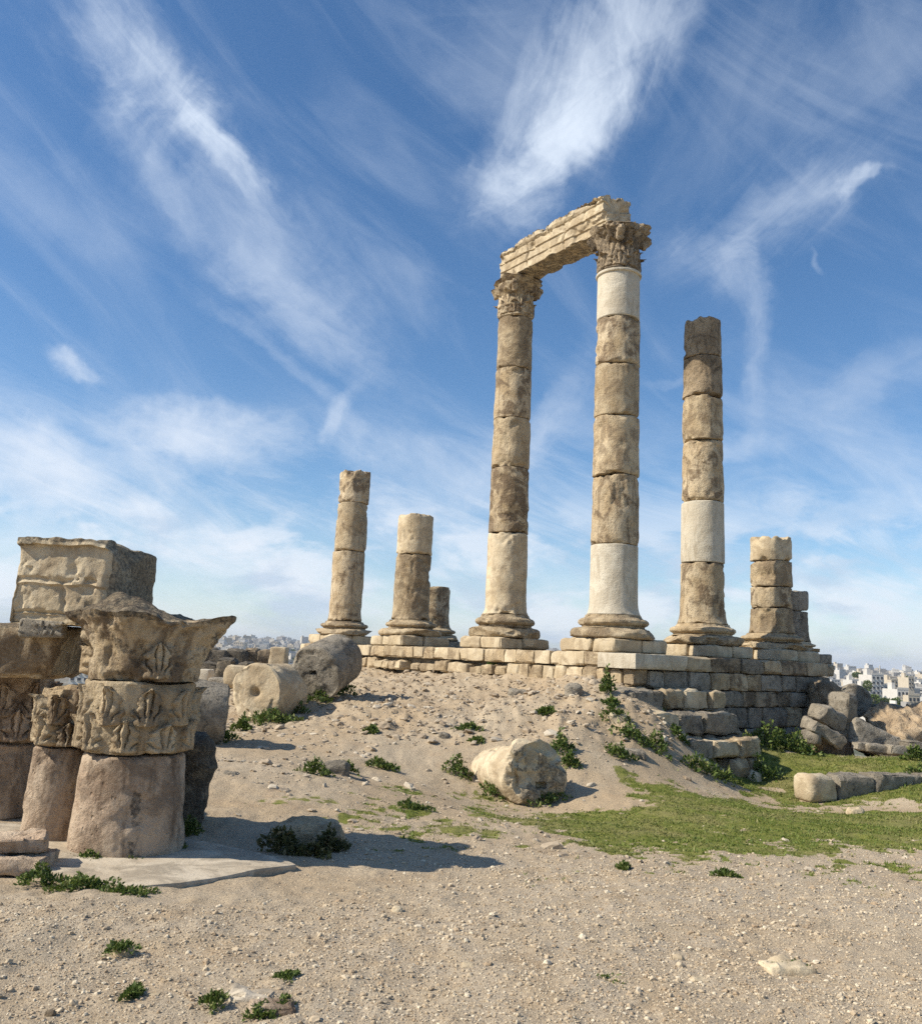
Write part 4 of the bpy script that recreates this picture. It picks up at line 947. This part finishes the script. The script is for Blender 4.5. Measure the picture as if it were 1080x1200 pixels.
gstone(535, 852, 10, 5, MG, 'little flat stone beside the dark weed on the slope')
gstone(742, 884, 30, 9, MG, 'grey stone among the weeds on the dirt slope')
gstone(865, 836, 0 or 12, 8, MG, 'small chock stone at the back of the steps')
gstone(300, 1002 if False else 920, 16, 5, MG, 'thin flat stone on the left of the slope')

# ------------------------------------------------------------------ grass and loose stones
def blades():
    n = 330000; x = rg.uniform(-1, 13, n); y = rg.uniform(7.5, 22, n)
    g = green(x, y); P = np.c_[x, y, x*0]; dn = .45+.9*fbm(P, 5, 3, 88)
    keep = (rg.uniform(0, 1, n) < g*np.clip(dn+.25, .1, 1)*.95) & (g > .25)
    x = x[keep]; y = y[keep]; n = len(x); z = Hraw(x, y)+relief(x, y, Hraw(x, y))
    h = rg.uniform(.008, .024, n)*(1+1.3*(rg.uniform(0, 1, n) > .95))*(1+.5*(y > 16)); a = rg.uniform(0, 2*np.pi, n); wd_ = rg.uniform(.006, .014, n)
    lx_ = rg.normal(size=n)*h*.7; ly = rg.normal(size=n)*h*.7
    dx = np.cos(a)*wd_; dy = np.sin(a)*wd_
    V = np.stack([np.c_[x-dx, y-dy, z-.004], np.c_[x+dx, y+dy, z-.004], np.c_[x+lx_, y+ly, z+h]], 1).reshape(-1, 3)
    o = mesh_obj('grass', V, np.arange(n*3).reshape(-1, 3), LG, smooth=False); tag(o, 'short mossy green grass patch on the flat ground below the podium', 'grass', kind='stuff')
    return o
blades()
def stonemat(name, cols):
    mt = bpy.data.materials.new(name); mt.use_nodes = True; t = NT(mt.node_tree); b = t.n['Principled BSDF']
    oi = t.node('ShaderNodeObjectInfo'); r = oi.outputs['Random']; c = t.mix(t.step(r, 0, .5), cols[0], cols[1]); c = t.mix(t.step(r, .6, .95), c, cols[2])
    P = t.node('ShaderNodeTexCoord').outputs['Object']; c = t.mix(t.step(t.noise(P, 3, 4, .7), .4, .7, 0, .4), c, (.20, .15, .10))
    t.put(b.inputs['Base Color'], c); t.put(b.inputs['Roughness'], .95); t.put(b.inputs['Specular IOR Level'], .1); return mt
def scatter(name, x, y, size, mat, label, seed, flat=.6, embed=.25):
    n = len(x); hh_ = Hraw(x, y); z = hh_+relief(x, y, hh_)+size*embed*.3
    me = bpy.data.meshes.new(name); me.vertices.add(n); me.vertices.foreach_set('co', np.c_[x, y, z].astype(np.float32).ravel())
    r_ = np.random.default_rng(seed)
    sc = np.c_[size*r_.uniform(.7, 1.3, n), size*r_.uniform(.7, 1.3, n), size*r_.uniform(.4, .9, n)*flat/.6].astype(np.float32)
    rt = np.c_[r_.uniform(-.35, .35, n), r_.uniform(-.35, .35, n), r_.uniform(0, 6.28, n)].astype(np.float32)
    a = me.attributes.new('siz', 'FLOAT_VECTOR', 'POINT'); a.data.foreach_set('vector', sc.ravel())
    a = me.attributes.new('rot', 'FLOAT_VECTOR', 'POINT'); a.data.foreach_set('vector', rt.ravel())
    a = me.attributes.new('idx', 'INT', 'POINT'); a.data.foreach_set('value', r_.integers(0, 5, n).astype(np.int32))
    o = bpy.data.objects.new(name, me); scene.collection.objects.link(o); me.materials.append(mat)
    ng = bpy.data.node_groups.new(name, 'GeometryNodeTree'); ng.interface.new_socket('Geometry', in_out='INPUT', socket_type='NodeSocketGeometry'); ng.interface.new_socket('Geometry', in_out='OUTPUT', socket_type='NodeSocketGeometry')
    N_ = ng.nodes; L_ = ng.links; gi = N_.new('NodeGroupInput'); go = N_.new('NodeGroupOutput')
    g2i = N_.new('GeometryNodeGeometryToInstance')
    for k in range(5):
        ico = N_.new('GeometryNodeMeshIcoSphere'); ico.inputs['Radius'].default_value = .5; ico.inputs['Subdivisions'].default_value = 2
        sp = N_.new('GeometryNodeSetPosition'); nt_ = N_.new('ShaderNodeTexNoise'); nt_.noise_dimensions = '4D'; nt_.inputs['Scale'].default_value = 1.5; nt_.inputs['Detail'].default_value = 2; nt_.inputs['W'].default_value = seed+k*7.7
        sb = N_.new('ShaderNodeVectorMath'); sb.operation = 'SUBTRACT'; sb.inputs[1].default_value = (.5, .5, .5); sl_ = N_.new('ShaderNodeVectorMath'); sl_.operation = 'SCALE'; sl_.inputs['Scale'].default_value = 1.25
        L_.new(nt_.outputs['Color'], sb.inputs[0]); L_.new(sb.outputs[0], sl_.inputs[0]); L_.new(ico.outputs['Mesh'], sp.inputs['Geometry']); L_.new(sl_.outputs[0], sp.inputs['Offset'])
        sm_ = N_.new('GeometryNodeSetMaterial'); sm_.inputs['Material'].default_value = mat; L_.new(sp.outputs[0], sm_.inputs[0]); L_.new(sm_.outputs[0], g2i.inputs[0])
    ip = N_.new('GeometryNodeInstanceOnPoints'); ip.inputs['Pick Instance'].default_value = True
    def na3(nm, dt):
        q = N_.new('GeometryNodeInputNamedAttribute'); q.data_type = dt; q.inputs[0].default_value = nm; return [s for s in q.outputs if s.enabled][0]
    L_.new(gi.outputs[0], ip.inputs['Points']); L_.new(g2i.outputs[0], ip.inputs['Instance']); L_.new(na3('siz', 'FLOAT_VECTOR'), ip.inputs['Scale'])
    er = N_.new('FunctionNodeEulerToRotation'); L_.new(na3('rot', 'FLOAT_VECTOR'), er.inputs[0]); L_.new(er.outputs[0], ip.inputs['Rotation']); L_.new(na3('idx', 'INT'), ip.inputs['Instance Index'])
    L_.new(ip.outputs[0], go.inputs[0])
    mo = o.modifiers.new('scatter', 'NODES'); mo.node_group = ng
    tag(o, label, 'gravel', kind='stuff'); return o
PM = stonemat('gravel_stone', ((.38, .285, .185), (.53, .43, .295), (.68, .585, .43))); RM = stonemat('rubble_stone', ((.34, .27, .19), (.44, .36, .26), (.54, .47, .36)))
def polar_pts(n, r0, r1, a, pw=1.0):
    r = r0*(r1/r0)**(rg.uniform(0, 1, n)**pw); t = rg.uniform(-a, a, n); return r*np.sin(t), r*np.cos(t)
x, y = polar_pts(190000, 2.6, 14, .62); gvl = gravel(x, y); P_ = np.c_[x, y, x*0]
k = (rg.uniform(0, 1, len(x)) < np.clip(gvl*1.25+.05+.35*fbm(P_, 1.3, 3, 61), .03, 1)) & (green(x, y) < .5)
slabx = (x < -1.35) & (y > 6.2)
k &= ~slabx
x = x[k]; y = y[k]; sz = .0044*np.exp(rg.normal(size=len(x))*.60)*(1+.09*y); scatter('gravel', x, y, np.clip(sz, .004, .045), PM, 'pale gravel strewn over the foreground dirt', 4)
x, y = polar_pts(52000, 9, 30, .50); hh_ = Hraw(x, y); P_ = np.c_[x, y, x*0]
dn = np.clip(.04+.95*sst(hh_, -.15, .5)+.4*fbm(P_, .8, 3, 71)*sst(hh_, -.35, .1), .02, 1)
k = (rg.uniform(0, 1, len(x)) < dn*.8) & (green(x, y) < .4)
u_ = (x-W0[0])*UU[0]+(y-W0[1])*UU[1]; v_ = (x-W0[0])*VV[0]+(y-W0[1])*VV[1]; k &= ~((u_ > -.1) & (v_ > -.1)) & ~((x < -1.3) & (y < 9.5))
x = x[k]; y = y[k]; sz = np.clip(.033*np.exp(rg.normal(size=len(x))*.66), .012, .20); scatter('rubble', x, y, sz, RM, 'small stones and rubble scattered over the mound', 14, flat=.5)

# ------------------------------------------------------------------ city
def plain(name, c, rough=.9, var=.08):
    mt = bpy.data.materials.new(name); mt.use_nodes = True; t = NT(mt.node_tree); b = t.n['Principled BSDF']
    P = t.node('ShaderNodeTexCoord').outputs['Object']; oi = t.node('ShaderNodeObjectInfo')
    cc = t.mix(t.step(t.noise(P, .35, 5, .7), .4, .7, 0, .35), c, tuple(v*.7 for v in c))
    hv = t.node('ShaderNodeHueSaturation'); t.put(hv.inputs['Color'], cc); t.put(hv.inputs['Value'], t.math('ADD', 1-var, t.math('MULTIPLY', oi.outputs['Random'], 2*var)))
    t.put(b.inputs['Base Color'], hv.outputs[0]); t.put(b.inputs['Roughness'], rough); return mt
BM = [plain('pale_render', (.52, .48, .41)), plain('cream_stone_facing', (.52, .45, .34)), plain('grey_render', (.36, .34, .31)), plain('white_render', (.60, .57, .51))]
WM = plain('dark_window_glass', (.035, .04, .05), .25); RFM = plain('roof_screed', (.42, .39, .34))
def boxes(lst):
    V = []; Fq = []
    for (x0, x1, y0, y1, z0, z1) in lst:
        b0 = len(V); V += [(x0, y0, z0), (x1, y0, z0), (x1, y1, z0), (x0, y1, z0), (x0, y0, z1), (x1, y0, z1), (x1, y1, z1), (x0, y1, z1)]
        Fq += [[b0+i for i in q] for q in ((0, 3, 2, 1), (4, 5, 6, 7), (0, 1, 5, 4), (1, 2, 6, 5), (2, 3, 7, 6), (3, 0, 4, 7))]
    return V, Fq
def bmesh_(kind, mat):
    r = random.Random(kind); w_ = r.uniform(9, 15); d_ = r.uniform(9, 14); h_ = r.choice((7, 10, 13, 16)); L = [(-w_/2, w_/2, -d_/2, d_/2, -14, h_)]
    L.append((-w_/2, w_/2, -d_/2-.3, -d_/2, h_-.2, h_+.9)); L.append((-w_/2+1, -w_/2+4.5, -1, 3, h_, h_+2.6))
    if r.random() < .6: L.append((w_/2, w_/2+r.uniform(3, 6), -d_/2+1, d_/2-1, -14, h_-3))
    # window rows: recessed dark bands with piers left between
    V, Fq = boxes(L); me = bpy.data.meshes.new('building'); me.from_pydata(V, [], Fq); me.materials.append(mat); me.materials.append(WM)
    n0 = len(Fq); W_ = []
    nw = int(w_/2.6)
    for fl in range(int(h_/3.2)):
        for k in range(nw):
            xx = -w_/2+(k+.5)*w_/nw; zz = h_-1.2-fl*3.2; W_.append((xx-.65, xx+.65, -d_/2-.06, -d_/2+.2, zz-1.5, zz))
    return me, W_, d_
random.seed(77)
KINDS = []
for k in range(14):
    mt_ = BM[(0, 1, 2, 3, 0, 1, 0, 3, 1, 2, 0, 3, 1, 0)[k]]; me, W_, d_ = bmesh_(k+1, mt_); KINDS.append((me, W_, ('pale', 'cream', 'grey', 'white', 'pale', 'cream', 'pale', 'white', 'cream', 'grey', 'pale', 'white', 'cream', 'pale')[k]))
WINM = []
for me, W_, _c in KINDS:
    V, Fq = boxes(W_); q = bpy.data.meshes.new('window_row'); q.from_pydata(V, [], Fq); q.materials.append(WM); WINM.append(q)
spots = []
for k in range(215):
    px = random.uniform(186, 372); r = 700*(2650/700)**(random.random()**.62); spots.append((px, r, 'L'))
for k in range(80):
    px = random.uniform(968, 1085); r = 560*(2500/560)**(random.random()**.7); spots.append((px, r, 'R'))
cnt = {}
for (px, r, sd_) in spots:
    az_ = azel(px, 780)[0]; x = r*math.sin(az_); y = r*math.cos(az_); k = random.randrange(14); me, W_, cn = KINDS[k]
    o = bpy.data.objects.new('apartment_building', me); scene.collection.objects.link(o); s_ = random.uniform(.8, 1.25)*(.85 if r < 900 else 1.0); o.scale = (s_, s_, s_*(1.15 if r > 1500 else .9))
    o.location = (x, y, H(x, y)); o.rotation_euler[2] = random.uniform(-.5, .5)
    side_ = 'left-hand city hillside beyond the fallen drums' if sd_ == 'L' else 'right-hand city beyond the podium end'
    band_ = 'high on' if r > 1700 else ('midway up' if r > 1100 else 'low on')
    zone_ = 'by the horn of the winged capital' if px < 235 else ('over the dark rubble wall' if px < 285 else ('around the thin minaret' if px < 330 else 'left of the tipped drum'))
    zr_ = 'just past the podium end' if px < 1005 else ('behind the tallest white building' if px < 1045 else 'near the right picture edge')
    dh = W_[0][5] if W_ else 9; ht_ = 'low' if dh < 8 else ('tall' if dh > 11 else 'mid-height')
    lb = f'{ht_} {cn} flats {band_} the far hill, {zone_}' if sd_ == 'L' else f'{ht_} {cn} flats {"far back" if r > 1500 else "midway"} in the city, {zr_}'
    lb0 = f'small {cn} block of flats {band_} the {side_}' if sd_ == 'L' else f'{cn} block of flats {"far back in" if r > 1500 else "midway into"} the {side_}'
    tag(o, lb, 'building', lb)
    if r < 1500:
        wv = bpy.data.objects.new('window', WINM[k]); scene.collection.objects.link(wv); wv.parent = o; wv['kind'] = 'stuff'
# the rest of the town as one mass
L = []
cV = []; cF = []
for k in range(2600):
    azr = random.uniform(-.62, .62); r = 900*(2900/900)**(random.random()**.6); x = r*math.sin(azr); y = r*math.cos(azr); z = H(x, y); w_ = random.uniform(4, 8); h_ = random.choice((6, 9, 12, 15))*random.uniform(.7, 1)
    L.append((x-w_, x+w_, y-w_, y+w_, z-12, z+h_))
V, Fq = boxes(L)
tm = plain('town_mass', (.50, .46, .39)); t = NT(tm.node_tree); P = t.node('ShaderNodeTexCoord').outputs['Object']
cell = t.node('ShaderNodeTexVoronoi'); t.put(cell.inputs['Vector'], t.mapping(P, sc=(.05, .05, .0))); t.put(cell.inputs['Scale'], 1.0)
t.put(t.n['Principled BSDF'].inputs['Base Color'], t.mix(t.sep(cell.outputs['Color'])[0], (.26, .24, .21), (.66, .61, .52)))
o = mesh_obj('town', V, Fq, tm, smooth=False); tag(o, 'dense mass of pale houses covering the far hills', 'town', kind='stuff')
# nearer buildings at the right with windows one can tell apart
def hero(px0, px1, py0, py1, Y, mat, label, floors, cols_, dep=14, wing=None):
    A_ = W(px0, py0, Y); B_ = W(px1, py1, Y); w_ = B_[0]-A_[0]; h_ = A_[2]-B_[2]; x0 = A_[0]
    root = thing('white_building', (x0+w_/2, Y+dep/2, B_[2]), label, 'building'); zb = B_[2]
    V, Fq = boxes([(-w_/2, w_/2, -dep/2, dep/2, -15, h_), (-w_/2-.05, w_/2+.05, -dep/2-.12, -dep/2+.1, h_, h_+.9)]+([(-w_/2+1, -w_/2+1+w_*.3, 0, 4, h_, h_+2.8)]))
    mesh_obj('wall', V, Fq, mat, root, (x0+w_/2, Y+dep/2, zb), smooth=False)
    wm = None
    for f_ in range(floors):
        for c_ in range(cols_):
            xx = x0+w_*(c_+.5)/cols_; zz = zb+h_-h_/floors*(f_+.55)
            if wm is None:
                V, Fq = boxes([(-w_/cols_*.25, w_/cols_*.25, -.08, .4, -h_/floors*.24, h_/floors*.24)]); wm = mesh_obj('window', V, Fq, WM, root, (xx, Y-.0, zz), smooth=False)
                V, Fq = boxes([(-w_/cols_*.3, w_/cols_*.3, -.35, .2, -h_/floors*.30, -h_/floors*.25)]); sl_ = mesh_obj('sill', V, Fq, mat, wm, (xx, Y, zz), smooth=False); first = (wm, sl_)
            else:
                o = wm.copy(); scene.collection.objects.link(o); o.location = Vector((xx, Y, zz))-wloc(root); q = first[1].copy(); scene.collection.objects.link(q); q.parent = o
    return root
WH, CRM = BM[3], BM[1]
hero(1021, 1036, 791, 815, 430, WH, 'tallest white building in the right-hand city with a stepped top', 4, 3)
hero(1036, 1046, 803, 818, 440, WH, 'narrow white annex right of the tallest white building', 2, 2)
hero(1014, 1022, 806, 818, 425, WH, 'small white block on the left of the tallest white building', 2, 2)
hero(1051, 1065, 808, 828, 400, WH, 'white building with two rows of windows above the outcrop', 2, 3)
hero(1064, 1078, 815, 833, 395, CRM, 'lower cream building at the right edge of the city view', 2, 3)
hero(1044, 1052, 797, 806, 520, CRM, 'small cream building above the white ones in the right-hand city', 2, 2)
hero(1064, 1071, 794, 808, 560, CRM, 'slim cream tower block near the right edge of the city view', 3, 2)
hero(998, 1012, 797, 806, 600, WH, 'long white building left of the tallest one, half behind the fallen drum', 2, 4)
hero(1008, 1020, 787, 793, 900, CRM, 'wide cream building on the skyline of the right-hand city', 2, 4)
hero(1071, 1084, 834, 842, 300, BM[2], 'dark flat roofed shed at the right edge just above the outcrop', 1, 2)
hero(1058, 1064, 833, 840, 290, WH, 'little white hut just above the outcrop', 1, 1)
hero(268, 276, 776, 783, 900, BM[1], 'cream house low in the left-hand city above the dark rubble wall', 2, 2)
hero(82, 104, 784, 800, 350, BM[3], 'white house seen through the gap under the winged capital', 2, 3)
def minaret(px, yt, yb, Y, wpx, label):
    A_ = W(px, yt, Y); B_ = W(px, yb, Y); h_ = A_[2]-B_[2]; r = wpx/2/FPX*Y
    root = thing('minaret', (B_[0], Y, B_[2]), label, 'minaret')
    lathe('shaft', [(r, -20), (r*.9, h_*.5), (r*.9, h_*.55)], (B_[0], Y, B_[2]), BM[0], root, na=12, amp=0, caps=2)
    lathe('gallery', [(r*.9, 0), (r*1.4, h_*.04), (r*1.4, h_*.1), (r*.8, h_*.11)], (B_[0], Y, B_[2]+h_*.55), BM[0], root, na=12, amp=0, caps=2)
    lathe('spire', [(r*.65, 0), (r*.65, h_*.16), (r*.75, h_*.18), (r*.5, h_*.26), (.05, h_*.35)], (B_[0], Y, B_[2]+h_*.65), BM[0], root, na=12, amp=0, caps=2)
minaret(969.5, 769, 792, 480, 5.0, 'stout minaret just beyond the right end of the podium')
minaret(1031, 779, 796, 1100, 2.0, 'thin white minaret on the skyline of the right-hand city')
minaret(309, 746, 760, 2000, 2.0, 'thin dark minaret on the skyline of the left-hand city')
minaret(1070, 786, 797, 1300, 1.6, 'faint thin tower on the skyline at the far right')
def tree(px, pyb, Y, wpx, hpx, label):
    B_ = W(px, pyb, Y); k = Y/FPX; rx = wpx/2*k; h_ = hpx*k; root = thing('tree', tuple(B_), label, 'tree', None)
    lathe('trunk', [(.35, -3), (.22, h_*.5), (.12, h_*.7)], tuple(B_), MD, root, na=8, amp=.03, caps=2)
    n = 900; d = rg.normal(size=(n, 3)); d /= np.linalg.norm(d, axis=1)[:, None]; rr = rg.uniform(.45, 1, n)**.5*(.8+.25*fbm(d*1.0, 2.2, 3, int(px)))
    pos = d*rr[:, None]*np.array([rx, rx, h_*.42])+np.array([0, 0, h_*.58])
    V, Fq = leaves(n, pos, d, max(.5, rx*.24), .7); mesh_obj('crown', V, Fq, LM, root, tuple(B_), smooth=False)
random.seed(4)
for a in ((1016, 813, 410, 12, 16, 'dark tree left of the tallest white building'), (1024, 832, 330, 18, 18, 'round dark tree below the tallest white building'), (1038, 834, 330, 16, 16, 'dark tree between the white buildings and the outcrop'), (1050, 836, 320, 16, 18, 'dark tree in front of the white building with two window rows'), (1060, 801, 700, 10, 9, 'small tree behind the cream tower block'),
          (1004, 796, 700, 12, 8, 'tree beside the long white building'), (350, 777, 900, 14, 8, 'dark trees\' crown low in the left-hand city near the tipped drum'), (292, 768, 1200, 6, 8, 'dark cypress-like tree in the left-hand city'), (340, 766, 1400, 12, 5, 'low green tree on the left-hand city slope')): tree(*a)
# wooded hill at the far left
n = 60
for k in range(n):
    pass

# ------------------------------------------------------------------ haze
V, Fq = boxes([(-3300, 3300, -60, 6900, -60, 95)])
hm = bpy.data.materials.new('air_haze'); hm.use_nodes = True; t = NT(hm.node_tree); t.n.remove(t.n['Principled BSDF'])
pv = t.node('ShaderNodeVolumePrincipled'); pv.inputs['Color'].default_value = (.80, .88, 1, 1); pv.inputs['Density'].default_value = .00013; pv.inputs['Anisotropy'].default_value = .2
t.l.new(pv.outputs[0], t.n['Material Output'].inputs['Volume'])
hzb = mesh_obj('haze', V, Fq, hm, smooth=False); tag(hzb, 'thin bluish air haze over the distant city', 'haze', kind='stuff')
